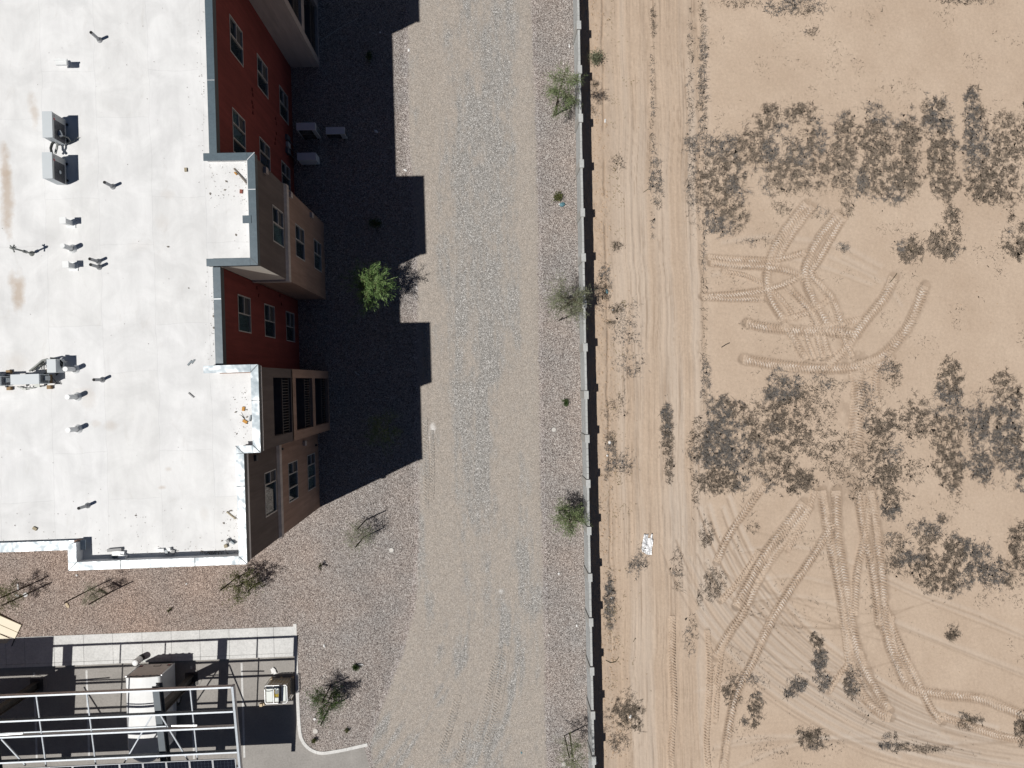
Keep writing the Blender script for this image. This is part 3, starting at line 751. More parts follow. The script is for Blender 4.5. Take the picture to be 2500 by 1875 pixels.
for (p, w_, pk) in TR:
    carve = np.maximum(carve, poly_field([(q.x, q.y) for q in catmull(p, 4)], w_ * 0.60) * min(1, pk + .1))
litter *= 1 - 0.55 * carve
band = poly_field([(1838, 760), (1850, 860), (1846, 960), (1838, 1060)], 34) + poly_field([(1880, 790), (1892, 880)], 18) + poly_field([(1780, 1070), (1815, 1250), (1840, 1400), (1900, 1530)], 26) * .7 + poly_field([(1880, 1070), (1905, 1250), (1915, 1380)], 24) * .6
rut += np.clip(band, 0, 1) * 0.75 * smooth(0.38, 0.62, fbm(FX * 3.0, FY * 1.6, 98, 4)); litter *= 1 - 0.45 * np.clip(band, 0, 1)
FZ += 0.03 * np.clip(band, 0, 1) * (fbm(FX * 6, FY * 6, 99, 3) - .5)
carve *= 0.72 + 0.5 * fbm(FX * 5, FY * 5, 96, 3)
FZ -= 0.036 * smooth(0.25, 0.85, carve)
FZ += 0.014 * smooth(0.04, 0.2, carve) * smooth(0.5, 0.25, carve) * (vnoise(FX * 7, FY * 7, 97) > .45)
rut += 0.78 * smooth(0.06, 0.3, carve) * (0.4 + 0.9 * fbm(FX * 4, FY * 4, 95))
soil = np.stack([np.clip(litter, 0, 1) * 0.8, np.clip(pack, 0, 0.9), np.clip(rut, 0, 1)], -1).reshape(-1, 3)
grid_mesh('sand_field', np.stack([FX, FY, FZ], -1).reshape(-1, 3), len(fx), len(fy), M['sand'], keep=((FX > 4.915 + .0072 * FY)[:-1, :-1]), attrs={'soil': soil})
def field_z(x, y):
    i = int(np.clip((x - fx[0]) / STEP, 0, len(fx) - 1)); j = int(np.clip((y - fy[0]) / STEP, 0, len(fy) - 1))
    return float(FZ[j, i])

# dead stalks lying and standing on the litter
def weeds(name, dens, per_cell, mat, lo, hi, wid, lift, seed):
    r = np.random.default_rng(seed)
    p = (dens * per_cell).ravel()
    cnt = r.poisson(np.clip(p, 0, None))
    ii = np.repeat(np.arange(len(p)), cnt)
    n = len(ii)
    x = FX.ravel()[ii] + r.uniform(-.5, .5, n) * STEP; y = FY.ravel()[ii] + r.uniform(-.5, .5, n) * STEP; z = FZ.ravel()[ii]
    a = r.uniform(0, 2 * np.pi, n); L = r.uniform(lo, hi, n) * r.uniform(.6, 1.2, n); e = r.uniform(-0.1, 1.0, n) ** 1.0 * lift
    w = wid * r.uniform(.5, 1.5, n)
    dx, dy = np.cos(a), np.sin(a); a2 = a + r.normal(0, .7, n); ex, ey = np.cos(a2), np.sin(a2)
    z0 = z + r.uniform(0.0, 0.06, n)
    A = np.stack([x - dy * w, y + dx * w, z0], -1); B = np.stack([x + dy * w, y - dx * w, z0 + w * .3], -1)
    h1 = L * .5 * np.sin(e); h2 = h1 + L * .5 * np.sin(e * .4)
    M1 = np.stack([x + dx * L * .5 * np.cos(e) + dy * w * .8, y + dy * L * .5 * np.cos(e) - dx * w * .8, z0 + h1 + .005], -1)
    M2 = np.stack([x + dx * L * .5 * np.cos(e) - dy * w * .8, y + dy * L * .5 * np.cos(e) + dx * w * .8, z0 + h1 + .005 + w * .4], -1)
    C = np.stack([x + dx * L * .5 * np.cos(e) + ex * L * .5, y + dy * L * .5 * np.cos(e) + ey * L * .5, z0 + h2 + .005], -1)
    return tri_mesh(name, np.stack([A, B, M1, C, M2], 1), mat, kind='stuff', nper=5)
greyer = smooth(0.5, 0.62, fbm(FX * 0.5, FY * 0.5, 81))
weeds('dry_weeds', litter * (1 - 0.7 * greyer) + sparse, 1.5, M['dry'], 0.08, 0.22, 0.0065, 1.0, 101)
weeds('dead_grass', litter * greyer, 1.9, M['dry_grey'], 0.09, 0.25, 0.0055, 0.8, 102)
weeds('tall_dry_weeds', litter, 0.10, M['dry'], 0.20, 0.42, 0.007, 1.35, 105)
straw = np.exp(-(((SX - 1318) / 12) ** 2 + ((SY - 1340) / 40) ** 2)) * .5 + 0.25 * np.exp(-((SX - 1335) / 26) ** 2) * smooth(0.55, 0.75, fbm(FX * 1.3, FY * 1.3, 91))
weeds('straw', straw, 0.5, M['dry_yel'], 0.05, 0.16, 0.008, 0.7, 103)

# clods of earth along the foot of the wall
def clods(name, n, fxy, mat, lo, hi, seed, zf):
    r = np.random.default_rng(seed)
    ico = np.array([(0, 0, 1), (.9, 0, .3), (.28, .85, .3), (-.72, .53, .3), (-.72, -.53, .3), (.28, -.85, .3), (0, 0, -.5)])
    tri = [(0, 1, 2), (0, 2, 3), (0, 3, 4), (0, 4, 5), (0, 5, 1), (6, 2, 1), (6, 3, 2), (6, 4, 3), (6, 5, 4), (6, 1, 5)]
    out = []
    for k in range(n):
        x, y = fxy(r); s = r.uniform(lo, hi) * (0.6 + r.random() ** 3)
        a = r.uniform(0, 6.28); c_, s_ = math.cos(a), math.sin(a)
        v = ico * s * r.uniform(.7, 1.25, (7, 1)) * np.array([1.25, .85, .7])
        v = np.stack([v[:, 0] * c_ - v[:, 1] * s_ + x, v[:, 0] * s_ + v[:, 1] * c_ + y, v[:, 2] + zf(x, y) + s * 0.1], -1)
        for t in tri: out.append(v[list(t)])
    return tri_mesh(name, np.array(out), mat, kind='stuff')
soil_mat = simple('clod_soil', (0.46, 0.34, 0.24), 0.95, var=0.18, scale=6, spec=0.1)
clods('soil_clods', 1500, lambda r: (r.normal(5.95, 0.28) + 0.35 * (r.random() ** 2), r.uniform(-20, 20)), soil_mat, 0.02, 0.055, 201, field_z)
clods('sand_pebbles', 900, lambda r: (r.uniform(5.6, 28), r.uniform(-20, 20)), soil_mat, 0.012, 0.03, 202, field_z)
stone_mat = simple('pale_stone', (0.60, 0.56, 0.52), 0.9, var=0.3, scale=5)
clods('gravel_stones', 1400, lambda r: (r.uniform(2.9, 4.9), r.uniform(-20, 20)) if r.random() < .45 else (r.uniform(-9, -4), r.uniform(-18, -4)), stone_mat, 0.015, 0.035, 203, lambda x, y: float(raise_z(np.array(x), np.array(y))))

# tyre tracks: chevron lugs pressed into the sand
m_tr = make_sand('packed_track_sand', (0.74, 0.655, 0.57))
def track(pts, wv=17.0, amp=0.020, pack_=0.55, zf=field_z, rnd=0.0, name='tyre_track', flip=1, mat=None, attr='soil'):
    c = catmull(pts, 10)
    P = [av(p.x, p.y) for p in c]
    W = wv * 1.38 * 2500 / 2212 * H / 1733.0
    d = [0.0]
    for a, b_ in zip(P[:-1], P[1:]): d.append(d[-1] + (b_ - a).length)
    n = int(d[-1] / 0.026)
    if n < 4: return
    t = np.linspace(0, d[-1], n)
    X = np.interp(t, d, [p.x for p in P]); Y = np.interp(t, d, [p.y for p in P])
    X += 0.03 * (vnoise(t * 0.8, t * 0 + pts[0][0], 5) - .5); Y += 0.03 * (vnoise(t * 0.8, t * 0 + pts[0][1], 6) - .5)
    tx = np.gradient(X); ty = np.gradient(Y); L = np.hypot(tx, ty); tx /= L; ty /= L
    nu_ = 15
    uu = np.linspace(-1, 1, nu_)
    U, T = np.meshgrid(uu, t)
    lug = np.sin((T / 0.15 + 0.35 * (vnoise(T * 2.1, U * 0 + pts[0][0], 16) - .5) + flip * 0.55 * np.abs(U) + 0.25 * np.sign(U)) * 2 * np.pi)
    lug = np.clip(lug * 1.8, -1, 1)
    fade = (0.15 + 1.15 * smooth(0.25, 0.7, fbm(T * 0.9, U * 0.8 + pts[0][0] * .1, 7, 4))) * smooth(0, .5, T) * smooth(0, .5, d[-1] - T)
    mid = smooth(1.0, 0.78, np.abs(U) + 0.10 * (vnoise(T * 7, U * 3, 15) - .5))
    crumb = vnoise(T * 16, U * 7 + pts[0][1], 13) - .5
    prof = amp * (lug * mid * fade + 0.5 * crumb * mid) * (1 - 0.6 * np.exp(-(U / 0.12) ** 2)) + 0.012 * crumb
    wob = 1 + (0.22 * (vnoise(T * 5, U * 0 + 2, 9) - .5) + 0.07 * lug) * np.abs(U)
    GXt = X[:, None] - ty[:, None] * U * W / 2 * wob; GYt = Y[:, None] + tx[:, None] * U * W / 2 * wob
    if zf is field_z:
        ii = np.clip((GXt - fx[0]) / STEP, 0, len(fx) - 1).astype(int); jj = np.clip((GYt - fy[0]) / STEP, 0, len(fy) - 1).astype(int)
        Z0 = FZ[jj, ii]
    else: Z0 = zf(GXt, GYt)
    edge_ = smooth(1.0, 0.84, np.abs(U))
    Z = np.minimum(Z0, np.median(Z0, axis=1, keepdims=True) + .012) + 0.024 * edge_ + prof * edge_ - 0.006 * (1 - edge_)
    pk = np.clip(pack_ * mid * fade * 1.2 * (0.7 + 0.5 * lug), 0, 1)
    mot = fbm(T * 3.0, U * 1.5 + pts[0][1] * .1, 8, 4)
    ctr = smooth(0.75, 0.25, np.abs(U + 0.25 * np.sin(T * 0.9)))
    pk = pk * (0.15 + 0.85 * ctr) * np.clip(mot * 4.2 - 1.4, 0.05, 1.25) * (0.45 + 0.55 * (lug > 0))  # pale dust, with highlights painted on the raised lugs
    rt = np.clip((0.85 * np.exp(-((np.abs(U) - 0.70) / 0.26) ** 2) + 0.9 * (lug < -0.1) * mid + .25 * mid) * fade * (pack_ + .2) * np.clip(1.6 - mot, .4, 1.3), 0, 1)  # track edges and lug gaps darkened as painted shade
    a = np.stack([np.zeros_like(pk), pk, rt], -1).reshape(-1, 3)
    if attr == 'road': a = np.stack([np.ones_like(pk), 0.25 * (lug * mid * fade) + .1, np.zeros_like(pk)], -1).reshape(-1, 3)
    return grid_mesh(name, np.stack([GXt, GYt, Z], -1).reshape(-1, 3), nu_, n, mat or m_tr, attrs={attr: a})
for k, (p, w_, pk) in enumerate(TR): track(p, w_, 0.034, pk * 0.78, flip=1 if k % 2 else -1)
# faint treads on the dirt road
def road_z_at(X, Y):
    sx, sy = to_v(X, Y); px, py = sx / .8848, sy / .8848
    j = np.clip((py + 60) / (1960 / (nv - 1)), 0, nv - 1).astype(int)
    i = np.clip((px - wx[j]) / (ex[j] - wx[j]) * (nu - 1), 0, nu - 1).astype(int)
    return RZ[j, i]
for p, w_, pk in (([(1096, 1395), (1088, 1450), (1078, 1510), (1060, 1580), (1040, 1650)], 13, .55), ([(1078, 1400), (1068, 1450), (1052, 1520), (1030, 1600)], 11, .35), ([(918, 900), (920, 960), (922, 1030), (920, 1100)], 9, .4), ([(932, 930), (934, 1010), (932, 1080)], 8, .25), ([(990, 1500), (975, 1560), (950, 1640)], 12, .25), ([(1010, 1560), (1000, 1610), (985, 1660)], 11, .3), ([(920, 820), (921, 760), (918, 700)], 8, .2)):
    track(p, w_, 0.022, pk, zf=road_z_at, mat=M['road'], attr='road')

# ------------------------------------------------------------------ apartment building
bld = thing('apartment_building', 'large three-storey apartment building with white flat roof and red and taupe stucco walls', 'building', (-12, 5, 0))
def facade(X, y0, y1, z0, z1, holes, mat, label, th=0.22):
    """wall facing +X with real openings and reveals; holes = (ya, yb, za, zb)"""
    ys = sorted({y0, y1} | {h[0] for h in holes} | {h[1] for h in holes}); zs = sorted({z0, z1} | {h[2] for h in holes} | {h[3] for h in holes})
    ys = [y for y in ys if y0 <= y <= y1]; zs = [z for z in zs if z0 <= z <= z1]
    b = MB(); idx = {}
    def vid(y, z, x):
        k = (y, z, x)
        if k not in idx: idx[k] = len(b.v); b.v.append((x, y, z))
        return idx[k]
    for ya, yb in zip(ys[:-1], ys[1:]):
        for za, zb in zip(zs[:-1], zs[1:]):
            cy_, cz = (ya + yb) / 2, (za + zb) / 2
            if any(h[0] < cy_ < h[1] and h[2] < cz < h[3] for h in holes): continue
            b.f.append((vid(ya, za, X), vid(yb, za, X), vid(yb, zb, X), vid(ya, zb, X)))
            b.f.append((vid(yb, za, X - th), vid(ya, za, X - th), vid(ya, zb, X - th), vid(yb, zb, X - th)))
    for (ya, yb, za, zb) in holes:
        if zb <= z0 or za >= z1: continue
        za, zb = max(za, z0), min(zb, z1)
        for (p, q) in (((ya, za), (yb, za)), ((yb, za), (yb, zb)), ((yb, zb), (ya, zb)), ((ya, zb), (ya, za))):
            b.f.append((vid(p[0], p[1], X), vid(p[0], p[1], X - th), vid(q[0], q[1], X - th), vid(q[0], q[1], X)))
    return b.build('wall', mat, bld, label=label)
def win(X, y0, y1, z0, z1, lights, pale_panes=(), label=None):
    """window unit in an opening: frame (part) with panes (sub-parts); lights = list of fractions from the north (high y) end, first light is split by a meeting rail"""
    b = MB(); w = 0.042; xo, xi = X + 0.012, X - 0.09
    b.box(xi, xo, y0, y1, z0, z0 + w); b.box(xi, xo, y0, y1, z1 - w, z1)
    b.box(xi, xo, y0, y0 + w, z0 + w, z1 - w); b.box(xi, xo, y1 - w, y1, z0 + w, z1 - w)
    cuts = [1.0 - f for f in lights]
    yy = [y1 - w]; acc = 0
    edges = []
    tot = y1 - y0
    cur = y1
    for i, f in enumerate(lights):
        nxt = cur - f * tot
        edges.append((nxt, cur)); cur = nxt
    for (a, c) in edges[:-1]: b.box(xi + .01, xo - .004, a - w / 2, a + w / 2, z0 + w, z1 - w)
    zm = z0 + 0.5 * (z1 - z0)
    a, c = edges[0]
    b.box(xi + .01, xo - .003, a + w / 2, c - w, zm - 0.022, zm + 0.022)
    fr = b.build('window', M['vinyl'], bld, label=label)
    k = 0
    for i, (a, c) in enumerate(edges):
        a2 = a + (w if i == len(edges) - 1 else w / 2); c2 = c - (w if i == 0 else w / 2)
        parts_ = [(z0 + w, z1 - w)] if i else [(z0 + w, zm - .022), (zm + .022, z1 - w)]
        for j, (p, q) in enumerate(parts_):
            g = MB(); g.box(X - .07, X - .055, a2 + .003, c2 - .003, p + .003, q - .003)
            mt = M['glass_screen'] if (i == 0 and j == 0) else (M['glass_pale'] if i in pale_panes else M['glass'])
            g.build('screen' if (i == 0 and j == 0) else 'pane', mt, fr); k += 1
    return fr

XR, XB, XC = -9.66, -8.22, -8.83
Z3 = 11.0
rows = ((0.78, 2.28), (4.10, 5.60), (7.42, 8.90))
# red recess, north
holesA = []
for (z0, z1) in rows:
    holesA += [(13.17, 14.62, z0, z1), (9.24, 10.99, z0, z1)]
facade(XR, 8.42, 16.45, -0.3, 10.575, holesA, M['red'], 'red stucco wall of the north recess')
for i, (z0, z1) in enumerate(rows):
    win(XR, 13.17, 14.62, z0, z1, (0.5, 0.5)); win(XR, 9.24, 10.99, z0, z1, (0.33, 0.34, 0.33), pale_panes=(0, 1) if i == 2 else ())
# red recess, south
holesB = [(2.235, 3.69, z0, z1) for z0, z1 in rows]
facade(XR, 0.74, 4.45, -0.3, 10.575, holesB, M['red'], 'red stucco wall of the south recess')
for z0, z1 in rows: win(XR, 2.235, 3.69, z0, z1, (0.5, 0.5), pale_panes=(1,) if z0 > 7 else ())
# bay with the ledge
holes2 = [(5.72, 7.17, z0, z1) for z0, z1 in rows]
facade(XB, 4.47, 8.40, -0.3, 6.84, holes2, M['tan'], 'tan stucco lower wall of the middle bay')
facade(XB, 4.47, 8.40, 6.84, 10.76, holes2, M['brown'], 'taupe stucco upper wall of the middle bay')
for z0, z1 in rows: win(XB, 5.72, 7.17, z0, z1, (0.46, 0.54), pale_panes=(1,) if z0 > 7 or z0 < 1 else ())
# south end
holesC = [(-5.10, -3.35, z0, z1) for z0, z1 in rows]
facade(XC, -6.26, -2.27, -0.3, 6.84, holesC, M['tan'], 'tan stucco lower wall of the south end')
facade(XC, -6.26, -2.27, 6.84, 11.0, holesC, M['brown'], 'taupe stucco upper wall of the south end')
for z0, z1 in rows: win(XC, -5.10, -3.35, z0, z1, (0.3, 0.35, 0.35) if z0 < 7 else (0.28, 0.72), pale_panes=(1, 2) if z0 < 1 else ())
# balcony bays
def balcony_bay(y0, y1, o0, o1, ztop, upper, lower, split=6.82, north=False):
    holes = [(o0, o1, 0.22, 2.95), (o0, o1, 3.45, 6.32), (o0, o1, 6.95, 9.40)]
    facade(-8.20, y0, y1, -0.3, split, holes, lower, 'lower wall of the balcony bay')
    facade(-8.235, y0, y1, split, ztop, holes, upper, 'upper wall of the balcony bay')
    for (a, c, zb, zt) in holes:
        d = MB(); d.box(-9.72, -8.43, a - .12, c + .12, zb - .22, zb - .04); bal = d.build('balcony', M['deck'], bld)
        s = MB(); s.box(-9.8, -9.725, a - .12, c + .12, zb - .25, zt + .1)
        s.box(-9.70, -8.44, c + .13, c + .2, zb - .2, zt + .1); s.box(-9.70, -8.44, a - .2, a - .13, zb - .2, zt + .1); s.box(-9.72, -8.44, a - .2, c + .2, zt + .02, zt + .12)
        s.build('back_wall', lower, bal)
        r_ = MB(); xr = -8.33
        r_.bar((xr, a, zb + 1.05), (xr, c, zb + 1.05), .06, .05); r_.bar((xr, a, zb + .10), (xr, c, zb + .10), .04, .04)
        rl = r_.build('railing', M['rail'], bld)
        nb = int((c - a) / 0.112)
        me = None
        for k in range(1, nb):
            y = a + (c - a) * k / nb
            if me is None:
                q = MB(); q.box(xr - .01, xr + .01, y - .01, y + .01, zb + .12, zb + 1.025)
                o = q.build('baluster', M['rail'], rl)
                me = o.data; ybase = y
            else:
                o = bpy.data.objects.new('baluster', me); COL.objects.link(o); o.parent = rl; o.location = (0, y - ybase, 0)
        dd_ = MB(); dd_.box(-9.72, -9.68, (a + c) / 2 - .9, (a + c) / 2 + .9, zb, zb + 2.1); dd_.build('patio_door', M['glass'], bal)
balcony_bay(-2.28, 0.75, -1.89, 0.38, 11.0, M['brown'], M['tan'])
balcony_bay(16.45, 23.0, 16.80, 19.4, 10.76, M['taupe_light'], M['taupe_light'])
# return walls facing south and north
def ret(y, xa, xb, z0, z1, face, mat, label, th=0.2):
    b = MB()
    if face < 0: b.box(xa, xb, y, y + th, z0, z1)
    else: b.box(xa, xb, y - th, y, z0, z1)
    return b.build('wall', mat, bld, label=label)
ret(16.45, XR + .003, -8.203, -.3, 10.7, -1, M['beige'], 'pale stucco south side of the north balcony bay')
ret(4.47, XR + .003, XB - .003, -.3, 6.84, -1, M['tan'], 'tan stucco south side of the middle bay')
ret(4.47, XR + .003, XB - .003, 6.843, 10.74, -1, M['sun_wall'], 'sun-lightened upper south side of the middle bay')
ret(8.40, XR + .003, XB - .003, -.3, 10.74, 1, M['tan'], 'tan stucco north side of the middle bay')
ret(0.75, XR + .003, -8.24, -.3, 11.0, 1, M['tan'], 'tan stucco north side of the south balcony bay')
ret(-2.28, XC - .1, -8.24, -.3, 11.0, -1, M['tan'], 'tan stucco south side of the south balcony bay')
b = MB(); b.box(-15.0, XC - .003, -6.26, -6.06, -.3, 11.0); b.build('wall', M['tan'], bld, label='south end wall')
b = MB(); b.box(-40.0, -15.003, -5.60, -5.40, -.3, 10.6); b.build('wall', M['tan'], bld, label='recessed south wall')
b = MB(); b.box(-15.0, -14.8, -6.057, -5.3, 9.5, 11.0); b.build('wall', M['tan'], bld, label='short return of the south end')
# ledge courses
def ledge(x, ya, yb, retx=None):
    b = MB(); p = .10
    prof = [(x - .02, 6.80), (x + p, 6.84), (x + p, 7.14), (x - .02, 7.26)]
    n = len(prof)
    b.add([(q[0], ya, q[1]) for q in prof] + [(q[0], yb, q[1]) for q in prof], [(3, 2, 1, 0), (4, 5, 6, 7)] + [(i, (i + 1) % n, n + (i + 1) % n, n + i) for i in range(n)])
    if retx is not None:
        b.box(retx, x - .021, ya, ya + .09, 6.85, 7.14)
    return b.build('ledge', M['beige'], bld)
ledge(XB, 4.39, 8.44, XR + .01); ledge(XC, -6.30, -2.285)
# roof deck, one membrane
poly = [(-40, -5.42), (-14.82, -5.42), (-14.82, -6.05), (-9.02, -6.05), (-9.02, -2.2), (-8.40, -2.2), (-8.40, 0.62), (-9.86, 0.62), (-9.86, 4.60), (-8.42, 4.60), (-8.42, 8.25), (-9.86, 8.25), (-9.86, 16.6), (-8.45, 16.6), (-8.45, 30), (-40, 30)]
b = MB(); b.prism(poly, 10.35, 10.80); b.build('roof', M['roof'], bld)
core = MB(); core.prism([(-39.9, -5.38), (-14.7, -5.38), (-14.7, -6.0), (-11.3, -6.0), (-11.3, 29.9), (-39.9, 29.9)], -.2, 10.34); core.build('core', M['fascia'], bld)
# parapet upstands in membrane
b = MB()
b.box(-9.06, -8.79, -6.02, -2.2, 10.803, 11.30); b.box(-14.78, -8.79, -6.22, -6.03, 10.803, 11.30); b.box(-14.98, -14.79, -6.03, -5.35, 10.803, 11.30)
b.box(-8.44, -8.22, -2.19, .60, 10.803, 11.30); b.box(-10.1, -8.22, .605, .80, 10.803, 11.30); b.box(-9.0, -8.22, -2.30, -2.21, 10.803, 11.30)
b.box(-8.46, -8.24, 4.66, 8.24, 10.803, 11.06); b.box(-9.9, -8.24, 8.245, 8.38, 10.803, 11.06); b.box(-9.9, -8.24, 4.52, 4.655, 10.803, 10.98)
b.box(-40, -15.0, -5.56, -5.40, 10.61, 10.92)
b.build('parapet', M['roof'], bld)
# copings (each sheet length a part) and the dark fascia under them
def coping(x0, x1, y0, y1, z, mat, t=0.035, miter=None):
    b = MB(); b.box(x0, x1, y0, y1, z - t, z); return b.build('coping', mat, bld)
def run_y(xo, w, ya, yb, z, mat, joints):
    js = [ya] + list(joints) + [yb]
    for p, q in zip(js[:-1], js[1:]): coping(xo - w, xo, p + .004, q - .004, z + random.uniform(-.004, .004), mat)
def run_x(yo, w, xa, xb, z, mat, joints, side):
    js = [xa] + list(joints) + [xb]
    for p, q in zip(js[:-1], js[1:]):
        y0, y1 = (yo, yo + w) if side < 0 else (yo - w, yo)
        coping(p + .004, q - .004, y0, y1, z + random.uniform(-.004, .004), mat)
def fascia(xo, ya, yb, z0, z1, xin):
    b = MB(); b.box(xin, xo, ya, yb, z0, z1); return b.build('fascia', M['fascia'], bld)
# red A
run_y(-9.54, .27, 8.40, 22.0, 10.97, M['coping'], (11.15, 14.3, 17.4)); fascia(-9.555, 8.42, 16.44, 10.58, 10.93, -9.80)
# bay 2
run_y(-8.15, .27, 4.42, 8.48, 11.10, M['coping'], (7.15,)); run_x(8.48, .27, -9.98, -8.424, 11.10, M['coping'], (), 1); run_x(4.42, .27, -9.98, -8.424, 11.10, M['coping'], (), -1)
fascia(-8.165, 4.44, 8.46, 10.76, 11.06, -8.23)
b = MB(); b.box(-9.97, -8.24, 4.445, 4.51, 10.745, 11.06); b.box(-9.97, -8.24, 8.39, 8.455, 10.745, 11.06); b.build('fascia', M['fascia'], bld)
# red B
run_y(-9.54, .27, .86, 4.40, 10.97, M['coping'], (3.25,)); fascia(-9.555, .80, 4.40, 10.58, 10.93, -9.80)
# bay 3 and south end, new bare metal
run_y(-8.17, .27, -2.32, .84, 11.35, M['coping_new'], (-.45,)); run_x(.84, .27, -10.1, -8.444, 11.35, M['coping_new'], (), 1); run_x(-2.32, .27, -9.03, -8.444, 11.35, M['coping_new'], (), -1)
fascia(-8.185, -2.30, .82, 11.0, 11.31, -8.22)
run_y(-8.765, .28, -6.29, -2.33, 11.35, M['coping_new'], (-3.5,)); fascia(-8.78, -6.27, -2.33, 11.0, 11.31, -8.79)
run_x(-6.29, .29, -15.02, -9.05, 11.35, M['coping_new'], (-13.2, -10.6), -1); run_y(-14.73, .29, -5.995, -5.33, 11.35, M['coping_new'], ())
b = MB(); b.box(-15.0, -8.8, -6.275, -6.225, 11.0, 11.31); b.build('fascia', M['fascia'], bld)
run_x(-5.64, .34, -40, -14.62, 10.96, M['coping_new'], (-22, -18.9), -1)
# bay 0
run_y(-8.15, .27, 16.40, 23, 11.1, M['coping'], (19.5,)); run_x(16.40, .27, -9.9, -8.424, 11.10, M['coping'], (), -1)
def seam(xa, ya, xb, yb, z, mat):
    q = MB(); d = Vector((xb - xa, yb - ya)).normalized(); nn = Vector((-d.y, d.x)) * .011
    q.prism([(xa - nn.x, ya - nn.y), (xb - nn.x, yb - nn.y), (xb + nn.x, yb + nn.y), (xa + nn.x, ya + nn.y)], z, z + .009); q.build('seam', mat, bld)
for (xa, ya, xb, yb, z, mt) in ((-8.42, 8.21, -8.15, 8.48, 11.106, 'alu'), (-8.42, 4.69, -8.15, 4.42, 11.106, 'steel'), (-8.42, 7.15, -8.15, 7.15, 11.106, 'alu'), (-9.81, 11.15, -9.54, 11.15, 10.976, 'alu'), (-9.81, 3.25, -9.54, 3.25, 10.976, 'alu'),
                                (-8.44, .57, -8.17, .84, 11.356, 'steel'), (-8.44, -2.05, -8.17, -2.32, 11.356, 'steel'), (-8.44, -.45, -8.17, -.45, 11.356, 'steel'), (-9.045, -2.05, -8.765, -2.33, 11.356, 'steel'), (-9.045, -6.01, -8.765, -6.29, 11.356, 'steel'), (-9.045, -3.5, -8.765, -3.5, 11.356, 'steel'),
                                (-14.73, -6.0, -15.02, -6.29, 11.356, 'steel'), (-13.2, -6.29, -13.2, -6.0, 11.356, 'steel'), (-10.6, -6.29, -10.6, -6.0, 11.356, 'steel'), (-18.9, -5.64, -18.9, -5.30, 10.966, 'steel')): seam(xa, ya, xb, yb, z, M[mt])
# small wall lights, vents and outlets
def wall_box(name, px, py, X, s, mat, label=None):
    d = CR @ Vector(((px - 1250) / 1733, -(py - 937.5) / 1733, -1)); t = X / d.x
    y, z = d.y * t, H + d.z * t
    b = MB(); b.box(X + .002, X + s[0], y - s[1] / 2, y + s[1] / 2, z - s[2] / 2, z + s[2] / 2); return b.build(name, mat, bld, label=label, bevel=.01)
for px, py in ((706, 476), (758, 526), (741, 1082)): wall_box('wall_light', px, py, XB if py < 1000 else XC, (.12, .24, .30), M['beige'])
wall_box('wall_light', 645, 417, XB, (.12, .24, .30), M['taupe_light'])
for px, py in ((688, 1096), (771, 1087)): wall_box('wall_outlet', px, py, XC, (.05, .09, .2), M['rubber'])
wall_box('wall_outlet', 622, 1118, XC, (.10, .22, .22), M['fascia'])
for px, py in ((615, 219), (617, 232), (615, 250), (617, 261), (617, 276), (672, 290), (674, 302), (674, 326), (672, 340), (671, 350), (627, 703), (631, 722), (683, 722), (687, 743)):
    wall_box('dryer_vent', px, py, XR, (.045, .13, .09), M['red'])
# roof pipes and hoods
def vent_pipe(px, py, h, r, mat, cap=None):
    p = at(px, py, 10.8 + h)
    b = MB(); b.tube([(p.x, p.y, 10.80), (p.x, p.y, 10.80 + h)], r, 14, cap=False)
    b.tube([(p.x, p.y, 10.80), (p.x, p.y, 10.9)], [r * 2.0, r * 1.25], 14, cap=False)
    o = b.build('vent_pipe', mat, bld, smooth=True)
    c = MB()
    if cap: c.tube([(p.x, p.y, 10.80 + h), (p.x, p.y, 10.80 + h + .03)], r * 1.02, 14)
    else:
        c.disc((p.x, p.y, 10.80 + h - .03), r * .93, 14, 'Z', .005)
    c.build('cap' if cap else 'bore', M['white'] if cap else M['fan_hole'], o)
for px, py in ((222, 79), (255, 445), (219, 632), (221, 646), (229, 927), (192, 1241)): vent_pipe(px, py, .57, .055, M['pvc'])
for px, py in ((160, 901), (165, 969.5), (167, 1050), (153, 600)): vent_pipe(px, py, .60, .085, M['white'], True)
def hood(px, py, sx, sy, h, mat):
    p = at(px, py, 10.8)
    b = MB(); b.box(p.x - sx / 2, p.x + sx / 2, p.y - sy / 2, p.y + sy / 2, 10.8, 10.8 + h)
    b.box(p.x - sx / 2 - .08, p.x + sx / 2 + .08, p.y - sy / 2 - .08, p.y + sy / 2 + .08, 10.8, 10.83)
    b.box(p.x - sx / 2 - .03, p.x + sx / 2 + .03, p.y - sy / 2 - .03, p.y + sy / 2 + .03, 10.8 + h, 10.83 + h); b.build('vent_hood', mat, bld)
hood(174, 546, .16, .17, .50, M['white']); hood(180, 651, .16, .17, .48, M['white'])
p = at(158, 156, 10.8); e0 = at(136, 147.5, 11.22); e1 = at(163, 148.5, 11.22)
b = MB(); b.tube([(p.x, p.y, 10.8), (p.x, p.y, 11.15)], .06, 12); b.box(e0.x, e1.x, e0.y - .16, e0.y, 11.14, 11.24); b.box(e0.x - .02, e1.x + .02, e0.y - .02, e0.y + .04, 11.20, 11.26); b.build('vent_hood', M['white'], bld)
